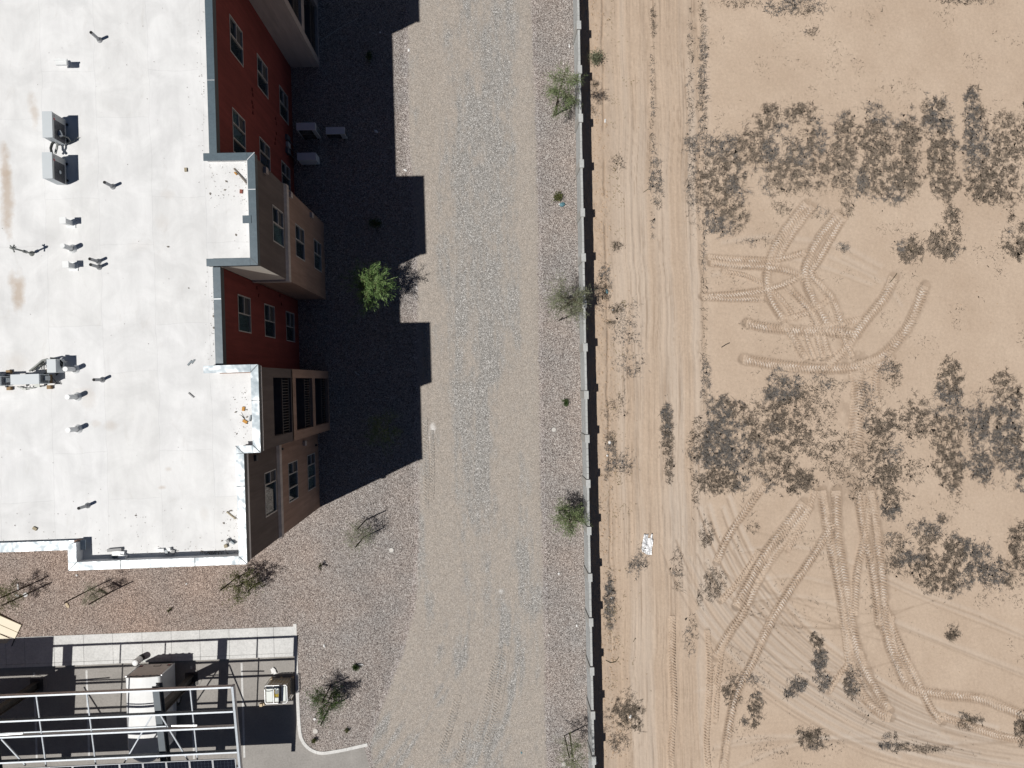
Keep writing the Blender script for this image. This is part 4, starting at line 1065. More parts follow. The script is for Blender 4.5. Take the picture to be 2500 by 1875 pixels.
# brass-tee riser with two handles
p = at(28, 605, 11.9); x, y = p.x, p.y
b = MB(); b.tube([(x, y, 10.8), (x, y, 11.78)], .03, 10); b.tube([(x, y, 11.1), (x, y, 11.25)], .055, 10)
b.tube([(x, y - .13, 11.75), (x - .02, y, 11.80), (x, y + .13, 11.75)], .025, 8); b.tube([(x - .1, y + .1, 11.8), (x, y, 11.86), (x + .1, y + .05, 11.8)], .022, 8); b.tube([(x, y, 11.78), (x, y, 11.93)], .05, 10)
b.tube([(x, y, 10.8), (x, y, 10.92)], [.10, .045], 10); b.build('hose_riser', M['conduit'], bld, smooth=True)
# loose coping bracket flap on the middle bay and peeled patch on the south bay
b = MB(); p0 = at(592, 526, 11.12); b.box(p0.x, p0.x + .30, p0.y - .28, p0.y, 11.105, 11.125); b.build('flashing_flap', M['coping'], bld)

# ------------------------------------------------------------------ boundary wall
rzw = -math.atan(0.0072)
bw = thing('boundary_wall', 'long low grey block wall with pilasters between gravel yard and sand field', 'wall', (4.875, 0, 0), rz=rzw)
bw.rotation_euler = (0, 0, rzw)
pil_px = [-58, 59, 167.8, 286.5, 398, 518, 628, 742, 848, 964.5, 1072, 1182, 1297.5, 1412, 1521.5, 1641.5, 1749.5, 1860, 1978]
pil_y = [at(1425, py, 1.75).y for py in pil_px]
pil_y = [22.2] + pil_y + [pil_y[-1] - 2.2]
# alternate rhythm seen from the tops
WH = 1.58
b = MB(); b.box(-.05, .15, -.19, .19, -.2, 1.64); pil_me = b.build('pilaster', M['pil'], bw, org=None); pil_me.location = (0, pil_y[0], 0)
b = MB(); b.box(-.062, .162, -.205, .205, 1.643, 1.70); cap0 = b.build('pilaster_cap', M['block_cap'], pil_me, bevel=.006)
for y in pil_y[1:]:
    o = pil_me.copy(); COL.objects.link(o); o.parent = bw; o.location = (0, y, 0)
    c = cap0.copy(); COL.objects.link(c); c.parent = o
capm = None
for ya, yb in zip(pil_y[:-1], pil_y[1:]):
    lo, hi = yb + .193, ya - .193
    # each panel: courses of block with recessed joints, one mesh per panel
    b = MB(); ncrs = 8; ch = WH / ncrs
    b.box(.008, .092, lo, hi, -.2, WH - .104)
    L = hi - lo; nb = 5; bl_ = L / nb
    for c in range(ncrs - 1):
        for k in range(nb + (c % 2)):
            s0 = lo + (k - (0.5 if c % 2 else 0)) * bl_ ; s1 = s0 + bl_
            s0 = max(s0, lo); s1 = min(s1, hi)
            if s1 - s0 < .05: continue
            j = random.uniform(-.002, .002)
            b.box(0 + j, .1 + j, s0 + .005, s1 - .005, c * (WH - .1) / 7 + .005, (c + 1) * (WH - .1) / 7 - .005)
    b.build('panel', M['block'], bw, org=None)
    n = 6; bl_ = L / n
    for k in range(n):
        yc = lo + (k + .5) * bl_
        if capm is None or abs(capm[1] - bl_) > .02:
            q = MB(); q.box(-.004, .104, -bl_ / 2 + .004, bl_ / 2 - .004, WH - .1, WH); o = q.build('cap_block', M['block_cap'], bw); capm = (o.data, bl_)
            o.location = (0, yc, 0)
        else: o = piece('cap_block', capm[0], bw, (0, yc, 0))
        o.location.x += random.uniform(-.003, .003); o.location.z += random.uniform(-.003, .003)

# ------------------------------------------------------------------ sidewalk, curb, parking lot
lot = MB(); lot.prism([(-40, -24), (-6.3, -24), (-6.3, -18.66), (-6.75, -18.55), (-8.0, -18.75), (-9.3, -18.9), (-10.15, -17.9), (-10.2, -12.1), (-40, -12.1)], -.12, 0.004)
lot_o = lot.build('parking_lot', M['lot'], kind='structure')
ly = -13.93
for (px, y0, y1) in ((213, -18.7, -14.2), (341, -18.8, -14.2), (469, -19.0, -14.2), (592, -19.05, -14.15)):
    xx = at(px, 1690).x
    q = MB(); q.prism([(xx - .05, y0), (xx + .05, y0), (xx + .05, y1), (xx - .05, y1)], .005, .009); q.build('parking_line', M['paint'], lot_o)
xx = at(85, 1690).x
q = MB(); q.prism([(xx - .05, -18.7), (xx + .05, -18.7), (xx + .05, -14.2), (xx - .05, -14.2)], .005, .009); q.build('parking_line', M['paint'], lot_o)
q = MB(); q.prism([(-6.62, -18.95), (-6.5, -18.9), (-6.32, -19.3), (-6.2, -19.9), (-6.3, -20.4), (-6.42, -20.4), (-6.34, -19.9), (-6.45, -19.35)], .005, .012); q.build('cement_spill', M['curb'], lot_o)
walk = MB(); walk.box(-40, -10.27, -13.70, -12.32, -.1, .10); walk_o = walk.build('sidewalk', M['lot'], kind='structure')
wj = [-40, -34.4, -30.8, -27.2, -24.9]
wpx = [104 / 7.9, 588 / 2.886, 795 / 2.886, 1003 / 2.886, 1208 / 2.886, 1410 / 2.886, 1616 / 2.886, 1812 / 2.886]
xs_ = [-27.6, -25.6] + [at(x_, 1580, .15).x for x_ in (14, 60, 132, 204, 275.5, 347.5, 418.6, 488.6, 560, 629, 669)] + [-10.27]
for a, c in zip(xs_[:-1], xs_[1:]):
    if c - a < .2: continue
    q = MB(); q.box(a + .006, c - .006, -13.69, -12.33, .10, .15 + random.uniform(-.004, .004)); q.build('slab', M['walk'], walk_o, bevel=.006)
    q = MB(); q.box(a + .006, c - .006, -13.87, -13.70, -.05, .148 + random.uniform(-.003, .003)); q.build('curb_edge', M['walk'], walk_o, bevel=.01)
# curb with its round corner, cast in lengths
def curb_piece(pts, wdt, z, name='curb_stone', mat=None):
    b = MB(); L_ = []; R_ = []
    for i, p in enumerate(pts):
        a = Vector(pts[max(0, i - 1)]); c = Vector(pts[min(len(pts) - 1, i + 1)]); d = (c - a).normalized(); nrm = Vector((-d.y, d.x))
        L_.append(Vector(p) + nrm * wdt / 2); R_.append(Vector(p) - nrm * wdt / 2)
    b.prism([(v.x, v.y) for v in R_] + [(v.x, v.y) for v in reversed(L_)], -.1, z)
    return b.build(name, mat or M['curb'], curb_o, bevel=.012)
q = MB(); q.prism([(-10.3, -12.35), (-10.2, -12.35), (-10.15, -17.6), (-10.25, -17.6)], -.11, .05); curb_o = q.build('curb', M['curb'], kind='structure')
cc = catmull(CURB, 4)
cc = [(p.x, p.y) for p in cc]
seg = 0
for i in range(0, len(cc) - 1, 7):
    sub = cc[i:i + 8]
    if len(sub) > 1: curb_piece(sub, .17, .152 + random.uniform(-.002, .002))
curb_piece([(-6.70, -18.58), (-6.50, -19.05), (-6.22, -19.9), (-6.0, -20.6)], .34, .03, 'apron', M['walk'])

# ------------------------------------------------------------------ solar carport
cp = thing('solar_carport', 'open galvanised solar carport frame over the parking bays', 'carport', (-16, -16, 0))
SL = (4.19 - 3.69) / (-13.66 + 16.88)
def cz(y): return 4.19 + (y + 13.66) * SL
XE, XW = -12.05, -30.0
def purlin(y, dark_web):
    z = cz(y)
    b = MB(); t = .03
    b.box(XW, XE - .06, y - .072, y, z - .012, z)                       # top flange
    o = b.build('purlin', M['galv'], cp)
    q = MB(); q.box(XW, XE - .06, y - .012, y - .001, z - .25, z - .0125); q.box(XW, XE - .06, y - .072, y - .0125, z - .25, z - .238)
    q.build('web', M['navy_web'] if dark_web else M['galv_lifted'], o)  # navy webs carry painted shade, zinc ones painted bounce light
    if dark_web:
        q = MB()
        for k in range(24):
            xx = XE - .55 - k * .95
            for dx in (-.03, .03): q.disc((xx + dx, y + .006, z - .09), .014, 6, 'Y', .004)
        q.build('bolt_row', M['alu'], o, kind='stuff')
    return o
PYS = (-13.62, -14.82, -15.60, -16.86, -17.66, -18.95)
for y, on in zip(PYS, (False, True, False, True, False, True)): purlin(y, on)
q = MB()
for ya, yb in ((-13.62, -19.5),):
    q.bar((XE, ya + .01, cz(ya) - .12), (XE, yb, cz(yb) - .12), .10, .25)
er = q.build('end_rail', M['galv'], cp)
q = MB(); q.bar((XE + .056, -13.63, cz(-13.63) - .13), (XE + .056, -19.5, cz(-19.5) - .13), .006, .2); q.build('rail_face', M['galv_lifted'], er)  # face sheet lightened to paint bounce on the shaded east side
# thin bridging rods
def rod(xa, ya, xb, yb, w_=.045, dz=-.06):
    q = MB(); q.bar((xa, ya, cz(ya) + dz), (xb, yb, cz(yb) + dz), w_, w_); return q.build('brace', M['galv'], cp)
for xx in (-14.0, -18.65, -20.9):
    for (ya, yb) in zip(PYS[:-1], PYS[1:]): rod(xx, ya - .09, xx, yb, .05, -.14)
def px_cp(px, py):
    z = 3.95
    for _ in range(6):
        p = at(px, py, z); z = cz(p.y) - .1
    return p
def brace(pa, pb):
    a, c = px_cp(*pa), px_cp(*pb); q = MB(); q.bar((a.x, a.y, cz(a.y) - .2), (c.x, c.y, cz(c.y) - .2), .055, .055); q.build('brace', M['galv'], cp)
brace((280 + 765 / 6.9125, 1660 + 620 / 6.9125), (280 + 1240 / 6.9125, 1660 + 1400 / 6.9125)); brace((280 + 610 / 6.9125, 1660 + 620 / 6.9125), (280 + 130 / 6.9125, 1660 + 1440 / 6.9125))
brace((0, 1660 + 1085 / 7.373), (440 / 7.373, 1660 + 1560 / 7.373))
for (xa, xb, yy) in ((280 + 980 / 6.9125, 280 + 1410 / 6.9125, 1660 + 750 / 6.9125), (-30, 450 / 7.373, 1660 + 940 / 7.373)):
    a, c = px_cp(xa, yy + (0 if xa > 0 else 6)), px_cp(xb, yy - 1); q = MB(); q.bar((a.x, a.y, cz(a.y) + .03), (c.x, c.y, cz(c.y) + .03), .06, .05); q.build('panel_rail', M['alu'], cp)
a, c = px_cp(-30, 1797), px_cp(405, 1776)
q = MB(); q.bar((a.x, PYS[2] + .10, cz(PYS[2]) - .14), (c.x, PYS[2] + .10, cz(PYS[2]) - .14), .05, .05); q.build('cable_tray', M['galv'], cp)
# girders and columns
for gxx in (-15.62, -23.4):
    q = MB(); ya, yb = -13.56, -19.3
    for s_ in (1,):
        q.bar((gxx, ya, cz(ya) - .272), (gxx, yb, cz(yb) - .272), .30, .03); q.bar((gxx, ya, cz(ya) - .66), (gxx, yb, cz(yb) - .66), .30, .03); q.bar((gxx, ya - .01, cz(ya) - .466), (gxx, yb + .01, cz(yb) - .466), .06, .353)
    g_ = q.build('girder', M['steel'], cp)
    yc = -14.85
    q = MB(); q.box(gxx - .15, gxx + .15, yc - .19, yc - .16, .06, cz(yc) - .70); q.box(gxx - .15, gxx + .15, yc + .16, yc + .19, .06, cz(yc) - .70); q.box(gxx - .03, gxx + .03, yc - .159, yc + .159, .06, cz(yc) - .70)
    col_ = q.build('column', M['steel_brown'], cp)
    q = MB(); q.box(gxx - .32, gxx + .32, yc - .32, yc + .32, .03, .06); q.build('base_plate', M['steel_brown'], col_)
    q = MB(); q.tube([(gxx, yc, -.02), (gxx, yc, .029)], .5, 24); q.build('pier', M['lot'], col_)
# solar panels
pw, pl = 1.06, 1.98
def panel(xc, ya, first=[None]):
    zc = cz(ya - pl / 2) + .045
    if first[0] is None:
        an = math.atan(SL)
        b = MB(); L = pl / 2; W_ = pw / 2 - .008
        cells = MB(); cells.box(-W_ + .03, W_ - .03, -L + .03, L - .03, -.012, .014)
        for (x0, x1, y0, y1) in ((-W_, -W_ + .03, -L, L), (W_ - .03, W_, -L, L), (-W_ + .03, W_ - .03, -L, -L + .03), (-W_ + .03, W_ - .03, L - .03, L)): b.box(x0, x1, y0, y1, -.02, .02)
        o = b.build('solar_panel', M['alu'], cp, org=(0, 0, 0)); c = cells.build('cell_sheet', M['cell'], o)
        g = MB()
        for k in range(1, 6): g.box(-W_ + .03 + k * (2 * W_ - .06) / 6 - .0025, -W_ + .03 + k * (2 * W_ - .06) / 6 + .0025, -L + .03, L - .03, .0142, .0155)
        for k in range(1, 12): g.box(-W_ + .03, W_ - .03, -L + .03 + k * (2 * L - .06) / 12 - .0015, -L + .03 + k * (2 * L - .06) / 12 + .0015, .016, .0165)
        g.build('cell_grid', M['navy_web'], o)
        for q_ in (o,): q_.rotation_euler = (an, 0, 0)
        first[0] = o
    else:
        o = copy_tree(first[0], cp)
    o.location = Vector((xc, ya - pl / 2, zc)) - Vector((-16, -16, 0))
for k in range(16): panel(-12.17 - pw * (k + .5), -17.15)
for k in range(5): panel(-23.30 - pw * (k + .5), -15.24)
for k in range(4): panel(-24.36 - pw * (k + .5), -13.20)

# ------------------------------------------------------------------ cargo trailer under the carport
tr = thing('cargo_trailer', 'white enclosed cargo trailer with dusty grey rear door parked under the carport', 'trailer', (-17.1, -15.8, 0))
x0, x1, y0, y1 = -17.98, -16.28, -17.25, -13.88
prof = []
nseg = 10
W_ = (x1 - x0) / 2; xm = (x0 + x1) / 2
sec = [(-W_, .42), (-W_, 1.86)]
for k in range(1, 6):
    a = R(k * 90 / 6); sec.append((-W_ + .16 * (1 - math.cos(a)), 1.86 + .16 * math.sin(a)))
for k in range(0, 9): sec.append((-W_ + .16 + (2 * W_ - .32) * k / 8, 2.02 + .06 * math.sin(math.pi * k / 8)))
for k in range(5, 0, -1):
    a = R(k * 90 / 6); sec.append((W_ - .16 * (1 - math.cos(a)), 1.86 + .16 * math.sin(a)))
sec += [(W_, 1.86), (W_, .42)]
b = MB(); stations = [(y1, 1, 0.0), (y1 - .05, 1, .0), (y1 - .5, 1, 0.0), (y0, 1, 0.0), (y0 - .35, .93, 0.02), (y0 - .62, .74, 0.05), (y0 - .78, .45, .09)]
n = len(sec)
for (yy, sc, dz) in stations:
    for (sx, sz) in sec: b.v.append((xm + sx * sc, yy, sz - (dz if sz > 1 else 0)))
for i in range(len(stations) - 1):
    for k in range(n - 1): b.f.append((i * n + k, (i + 1) * n + k, (i + 1) * n + k + 1, i * n + k + 1))
b.f.append(tuple(range(n))); b.f.append(tuple((len(stations) - 1) * n + k for k in range(n - 1, -1, -1)))
b.build('body', M['trailer_white'], tr, smooth=False)
q = MB(); q.box(x0 + .07, x1 - .07, y1 + .004, y1 + .03, .46, 1.90); door = q.build('rear_door', M['trailer_rear'], tr, bevel=.01)
q = MB()
for xx in np.linspace(x0 + .2, x1 - .2, 5): q.box(xx - .05, xx + .05, y1 + .02, y1 + .055, 1.905, 1.945)
q.box(x0 + .06, x1 - .06, y1 + .004, y1 + .02, 1.912, 1.935); q.build('hinge', M['rubber'], door)
for xx in (x0 + .16, x1 - .16, xm + .12):
    q = MB(); wdt = .09 if xx != xm + .12 else .17
    q.box(xx - wdt, xx + wdt, y1 + .031, y1 + .045, .62, .62 + (.14 if wdt < .1 else .17)); o = q.build('tail_light' if wdt < .1 else 'licence_plate', M['rubber'], tr)
    if wdt > .1:
        q = MB(); q.box(xx - wdt + .02, xx + wdt - .02, y1 + .046, y1 + .049, .64, .77); q.build('plate_face', M['trailer_rear'], o)
    else:
        q = MB(); q.box(xx - .05, xx + .05, y1 + .046, y1 + .05, .65, .73); q.build('lens', M['red_badge'], o)
for xx in (x0, x1):
    q = MB(); q.box(xx - .03, xx + .03, y1 + .001, y1 + .03, .42, 1.90); q.build('door_post', M['alu'], tr)
q = MB(); q.box(x1 + .003, x1 + .012, y0, y1 - .03, .43, 1.84); q.build('side_panel', M['trailer_side'], tr)
for s_ in (-1, 1):
    for yy in (-15.75,):
        wx_ = xm + s_ * (W_ + .02)
        q = MB(); q.tube([(wx_ - .09, yy, .32), (wx_ + .09, yy, .32)], .31, 22); w_ = q.build('wheel', M['rubber'], tr)
        q = MB(); q.tube([(wx_ - .095, yy, .32), (wx_ + .095, yy, .32)], .17, 16); q.build('rim', M['alu'], w_)
        q = MB(); q.tube([(wx_ - .10, yy - .44, .40), (wx_ - .10, yy - .30, .68), (wx_ - .10, yy + .30, .68), (wx_ - .10, yy + .44, .40)], .02, 6); q.box(wx_ - .12, wx_ + .12, yy - .42, yy + .42, .68, .70); q.build('fender', M['alu'], tr)
q = MB(); q.box(xm - .75, xm + .75, y0 - .5, y1, .33, .415); q.tube([(xm - .5, y0 - .4, .37), (xm, y0 - 1.5, .37)], .04, 6); q.tube([(xm + .5, y0 - .4, .37), (xm, y0 - 1.5, .37)], .04, 6); q.tube([(xm, y0 - 1.3, 0.004), (xm, y0 - 1.3, .7)], .03, 8); q.build('chassis', M['steel_brown'], tr)

# white bollard
p = at(329.5, 1618.5, .82)
bo = thing('bollard', 'white concrete-filled bollard beside the trailer rear corner', 'bollard', (p.x, p.y, 0))
q = MB(); q.tube([(p.x, p.y, 0.0), (p.x, p.y, .80)], .165, 24); q.build('post', M['white'], bo)
q = MB(); q.tube([(p.x, p.y, .80), (p.x, p.y, .83), (p.x, p.y, .845)], [.165, .14, .06], 24); q.build('dome', M['white'], bo, smooth=True)
q = MB(); q.tube([(p.x, p.y, .05), (p.x, p.y, .35)], .168, 24, cap=False); q.build('shadow_band', M['rubber'], bo)  # black band paints the shadow on the bollard's lower part

# ------------------------------------------------------------------ caged water tank on a pallet
ib = thing('water_tank', 'caged milky plastic tote tank on a wooden pallet at the parking curb', 'tank', (-11.05, -15.38, 0))
X0, X1, Y0, Y1 = -11.60, -10.50, -15.86, -14.96
Z0, Z1 = .16, 1.05
q = MB()
for i in range(7): 
    yy = Y0 + .06 + i * (Y1 - Y0 - .12) / 6; q.box(X0 - .01, X1 + .12, yy - .045, yy + .045, .12, .142)
for xx in (X0 + .06, (X0 + X1) / 2, X1 + .04): q.box(xx - .05, xx + .05, Y0, Y1, .022, .119); q.box(xx - .05, xx + .05, Y0 - .02, Y1 + .02, .001, .021)
q.build('pallet', M['wood'], ib)
q = MB(); q.box(X0 + .04, X1 - .04, Y0 + .04, Y1 - .04, .15, .93); tk = q.build('tank_shell', M['tank_stain'], ib, bevel=.06)
xs3 = (X0 + .05, X0 + .43, X0 + .71, X1 - .05)
for (a, c) in ((xs3[0], xs3[1] - .02), (xs3[2] + .07, xs3[3])):
    q = MB(); q.box(a, c, Y0 + .05, Y1 - .05, .88, 1.02); q.build('top_panel', M['tank'], tk, bevel=.05)
q = MB(); q.box(xs3[1] + .01, xs3[2] - .04, Y0 + .05, Y0 + .27, .88, 1.0); q.box(xs3[1] + .01, xs3[2] - .04, Y1 - .27, Y1 - .05, .88, 1.0); q.build('top_panel', M['tank'], tk, bevel=.03)
q = MB(); q.box(xs3[1] + .02, xs3[2] - .05, Y0 + .29, Y1 - .29, .86, .945); q.build('leaf_litter', M['leafmould'], tk)
q = MB(); q.tube([((xs3[1] + xs3[2]) / 2, Y1 - .36, .94), ((xs3[1] + xs3[2]) / 2, Y1 - .36, 1.0)], .1, 18); q.build('filler_cap', M['band'], tk)
q = MB(); q.box(xs3[2] - .035, xs3[2] + .065, Y0 + .01, Y1 - .01, 1.022, 1.034); q.build('band', M['band'], tk)
q = MB(); q.tube([(X0 - .01, Y1 - .26, 1.04), (X0 + .2, Y1 - .28, 1.045), (X0 + .42, Y1 - .25, 1.045), (X0 + .58, Y1 - .2, 1.04), (X0 + .6, Y1 - .12, 1.03)], .014, 6); q.build('strap_or_shadow_line', M['band'], ib)
q = MB(); r_ = .012
for z_ in (.2, .36, .52, .68, .84, 1.0):
    q.tube([(X0, Y0, z_), (X1, Y0, z_), (X1, Y1, z_), (X0, Y1, z_), (X0, Y0, z_)], r_, 5)
for k in range(8):
    xx = X0 + (X1 - X0) * k / 7; q.tube([(xx, Y0, .15), (xx, Y0, 1.0)], r_, 5); q.tube([(xx, Y1, .15), (xx, Y1, 1.0)], r_, 5)
for k in range(1, 6):
    yy = Y0 + (Y1 - Y0) * k / 6; q.tube([(X0, yy, .15), (X0, yy, 1.0)], r_, 5); q.tube([(X1, yy, .15), (X1, yy, 1.0)], r_, 5)
q.build('cage', M['cage'], ib)
q = MB()
q.tube([(X0 + .06, Y0, 1.04), (X1 - .06, Y0, 1.04), (X1, Y0 + .08, 1.04), (X1, Y1 - .08, 1.04), (X1 - .06, Y1, 1.04), (X0 + .06, Y1, 1.04), (X0, Y1 - .08, 1.04), (X0, Y0 + .08, 1.04), (X0 + .06, Y0, 1.04)], .017, 6)
q.tube([(xs3[1] - .0, Y0, 1.045), (xs3[1], Y1, 1.045)], .014, 6); q.build('top_rail', M['alu'], ib)
# white cloth and lumber offcuts by the tank
def crumple(name, c, sx, sy, amp, mat, label, cat, rz=0.0, seed=1, cut=None, n=14, zlift=.02):
    r = np.random.default_rng(seed); b = MB(); pts = {}
    cr, sr = math.cos(rz), math.sin(rz)
    for j in range(n + 1):
        for i in range(n + 1):
            u, v = i / n - .5, j / n - .5
            x, y = u * sx, v * sy
            ed = 1 + (0.10 * (vnoise(np.array(u * 4 + seed), np.array(v * 4.), seed) - .5)) * 4 * max(abs(u), abs(v))
            x *= ed; y *= ed
            z = zlift + amp * float(fbm(np.array(u * sx * 5 + seed * 3.), np.array(v * sy * 5.), seed, 3))
            pts[(i, j)] = len(b.v); b.v.append((c[0] + x * cr - y * sr, c[1] + x * sr + y * cr, c[2] + z))
    for j in range(n):
        for i in range(n):
            if cut and cut(i / n - .5, j / n - .5): continue
            b.f.append((pts[(i, j)], pts[(i + 1, j)], pts[(i + 1, j + 1)], pts[(i, j + 1)]))
    o = b.build(name, mat, None, org=c)
    md = o.modifiers.new('thickness', 'SOLIDIFY'); md.thickness = .006
    return tag(o, label, cat)
p = at(668.5, 1637); crumple('cloth', (p.x, p.y, .01), .24, .34, .10, M['dirtwhite'], 'crumpled white cloth lying on the lot behind the caged tank', 'cloth', .3, 4, lambda u, v: u + v > .62 or (u < -.2 and v < -.3))
p = at(639, 1719)
q = MB(); q.cbox((p.x, p.y, .08), (.15, .13, .15), .1); q.cbox((p.x + .13, p.y + .01, .05), (.06, .12, .09), .1); o = q.build('wood_block', M['wood'], None, org=(p.x, p.y, 0)); tag(o, 'sawn lumber offcuts standing on the lot left of the caged tank', 'wood block')
p = at(715, 1701)
q = MB(); q.prism([(p.x - .06, p.y - .1), (p.x + .06, p.y - .1), (p.x + .06, p.y + .1)], .01, .12); o = q.build('wood_wedge', M['wood'], None, org=(p.x, p.y, 0)); tag(o, 'pale wooden wedge between the caged tank and the curb', 'wood block')

# ------------------------------------------------------------------ air conditioners
def ac_unit(loc, rz, label, group, w=.95, d=.35, h=.80, fans=1, front=True, badge=False, foot=.05, extra=True, skin='ac_white'):
    """cabinet w wide (local x), d deep (local y), front faces local -y"""
    t = thing('air_conditioner', label, 'air conditioner', loc, group, rz)
    t.rotation_euler = (0, 0, rz); ORG[t] = Vector((0, 0, 0))
    q = MB(); q.box(-w / 2, w / 2, -d / 2, d / 2, foot, h); q.build('cabinet', M[skin], t, bevel=.012)
    q = MB(); q.box(-w / 2 - .008, w / 2 + .008, -d / 2 - .008, d / 2 + .008, h, h + .018); q.build('top_cover', M[skin], t, bevel=.004)
    for sx in (-1, 1):
        q = MB(); q.box(sx * w * .33 - .035, sx * w * .33 + .035, -d / 2 - .05, d / 2 + .05, 0, foot); q.build('foot', M['rubber'], t)
    if front:
        q = MB(); q.box(-w / 2 + .01, w / 2 - .01, -d / 2 - .006, -d / 2 - .001, foot + .01, h - .01); fp = q.build('front_panel', M['ac_grey'], t)
        fh = (h - foot) / fans
        for k in range(fans):
            zc = foot + fh * (k + .5); xc = -.12 if fans == 1 else -.06
            s_ = min(.29, fh * .44)
            q = MB(); q.box(xc - s_ - .05, xc + s_ + .05, -d / 2 - .010, -d / 2 - .0065, zc - s_ - .02, zc + s_ + .02); gr = q.build('fan_grille', M['ac_dark'] if badge else M['fan_hole'], t)
            q = MB()
            for rr in np.linspace(.09, s_, 5): 
                q.tube([(xc + rr * math.cos(a), -d / 2 - .016, zc + rr * math.sin(a)) for a in np.linspace(0, 2 * math.pi, 25)], .004, 4, cap=False)
            for a in np.linspace(0, math.pi, 7)[:-1]: q.bar((xc - s_ * math.cos(a), -d / 2 - .022, zc - s_ * math.sin(a)), (xc + s_ * math.cos(a), -d / 2 - .022, zc + s_ * math.sin(a)), .005, .005)
            q.build('guard', M['fan_gray'], gr)
            q = MB(); q.disc((xc, -d / 2 - .034, zc), .065, 16, 'Y', .01); q.build('hub', M['ac_white'] if badge else M['fan_gray'], gr)
        if badge:
            q = MB(); q.disc((w / 2 - .22, -d / 2 - .012, h - .10), .045, 16, 'Y', .005); bd = q.build('badge', M['red_badge'], t)
            q = MB()
            for k in range(3): q.box(w / 2 - .15 + k * .026, w / 2 - .133 + k * .026, -d / 2 - .011, -d / 2 - .007, h - .135, h - .075)
            q.build('lettering', M['lab_grey'], bd)
    # finned coil on the right end
    q = MB()
    nl = 12
    for k in range(nl): q.box(w / 2 + .001, w / 2 + .006, -d / 2 + .03, d / 2 - .03, foot + .06 + k * (h - foot - .12) / nl, foot + .06 + (k + .55) * (h - foot - .12) / nl)
    q.build('louvre', M['ac_dark'], t)
    if extra:
        q = MB(); q.box(w / 2 + .007, w / 2 + .06, -.05, .11, foot + .05, foot + .34); q.build('service_cover', M['ac_white'], t, bevel=.01)
    return t
GA = 'condensers on the white roof'
pa = at(116, 304, 11.66)
ac_unit((pa.x, pa.y, 10.80), R(90), 'rooftop air conditioner with fan facing the courtyard, upper of the roof pair', GA, w=.90, d=.33, h=.86, badge=True)
pb = at(116, 404, 11.66)
ac_unit((pb.x, pb.y, 10.80), R(90), 'rooftop air conditioner with fan facing the courtyard, lower of the roof pair', GA, w=.90, d=.33, h=.86, badge=True)
# pipes between the two
q = MB()
def rp(px, py, z): v = at(px, py, z); return (v.x, v.y, v.z)
q.tube([rp(132, 345, 11.2), rp(127, 352, 11.15), rp(124, 362, 11.2), rp(126, 372, 11.3)], .045, 8); cbl = q.build('pipe_bundle', M['cable'], None, org=(pa.x, pa.y - 1, 10.8)); tag(cbl, 'black insulated pipe bundle looping between the two roof condensers', 'pipe')
q = MB(); q.tube([rp(140, 350, 11.1), rp(139, 360, 11.1), rp(135, 375, 11.05)], .04, 8)
q.tube([rp(140, 352, 10.95), rp(150, 352, 10.9), rp(166, 350, 10.85), rp(172, 344, 10.9), rp(166, 336, 11.1), rp(150, 329, 11.3)], .018, 6)
q.tube([rp(142, 355, 10.9), rp(160, 353, 10.83), rp(176, 346, 10.83), rp(192, 335, 10.86)], .012, 6)
cd = q.build('conduit', M['conduit'], None, org=(pa.x, pa.y - 1, 10.8)); tag(cd, 'grey electrical conduit bent between the two roof condensers', 'conduit')
p = rp(147, 327, 11.3); q = MB(); q.cbox(p, (.10, .16, .12), .4); o = q.build('disconnect_box', M['ac_white'], None, org=(p[0], p[1], 10.82)); q2 = MB(); q2.box(p[0] - .02, p[0] + .02, p[1] - .02, p[1] + .02, 10.80, 11.3); q2.build('post', M['conduit'], o); tag(o, 'small white switch box on a post before the upper roof condenser', 'switch box')
# ground units in the shade
GB = 'condensers on the gravel in the building shade'
ac_unit((-8.66, 12.92, .03), 0, 'tall ground condenser with dark fan front nearest the red wall', GB, w=.93, d=.36, h=1.30, fans=2, extra=False, skin='white')
ac_unit((-7.32, 12.87, .03), 0, 'short ground condenser standing farthest out from the red wall', GB, w=.93, d=.33, h=.80, extra=False, skin='white')
ac_unit((-8.78, 11.58, .03), R(180), 'ground condenser turned back to front, lowest of the shaded trio', GB, w=.93, d=.36, h=.84, skin='white')
p = at(706, 372, .8)
for (py, hh, lab) in ((340, .5, 'grey switch box on the red wall above the shaded condensers'), (356, .4, 'small pale switch box on the red wall between shaded condensers'), (372, .5, 'dark switch box on the red wall beside the lowest shaded condenser')):
    v = at(705, py, 1.1)
    q = MB(); q.box(-9.655, -9.53, v.y - .12, v.y + .12, 1.0, 1.0 + hh); o = q.build('switch_box', M['steel'] if py != 356 else M['ac_grey'], None, org=(-9.6, v.y, 1.0)); tag(o, lab, 'switch box')
    q = MB(); q.tube([(-9.6, v.y, 0), (-9.6, v.y, .998)], .02, 6); q.build('conduit', M['conduit'], o)
q = MB(); v = [at(783, 345, .1), at(783, 357, .05), at(780, 368, .06)]; q.tube([tuple(a) for a in v], .012, 5); o = q.build('hose', M['conduit'], None, org=v[0]); tag(o, 'thin pale hose curving over dark gravel by the shaded condensers', 'hose')

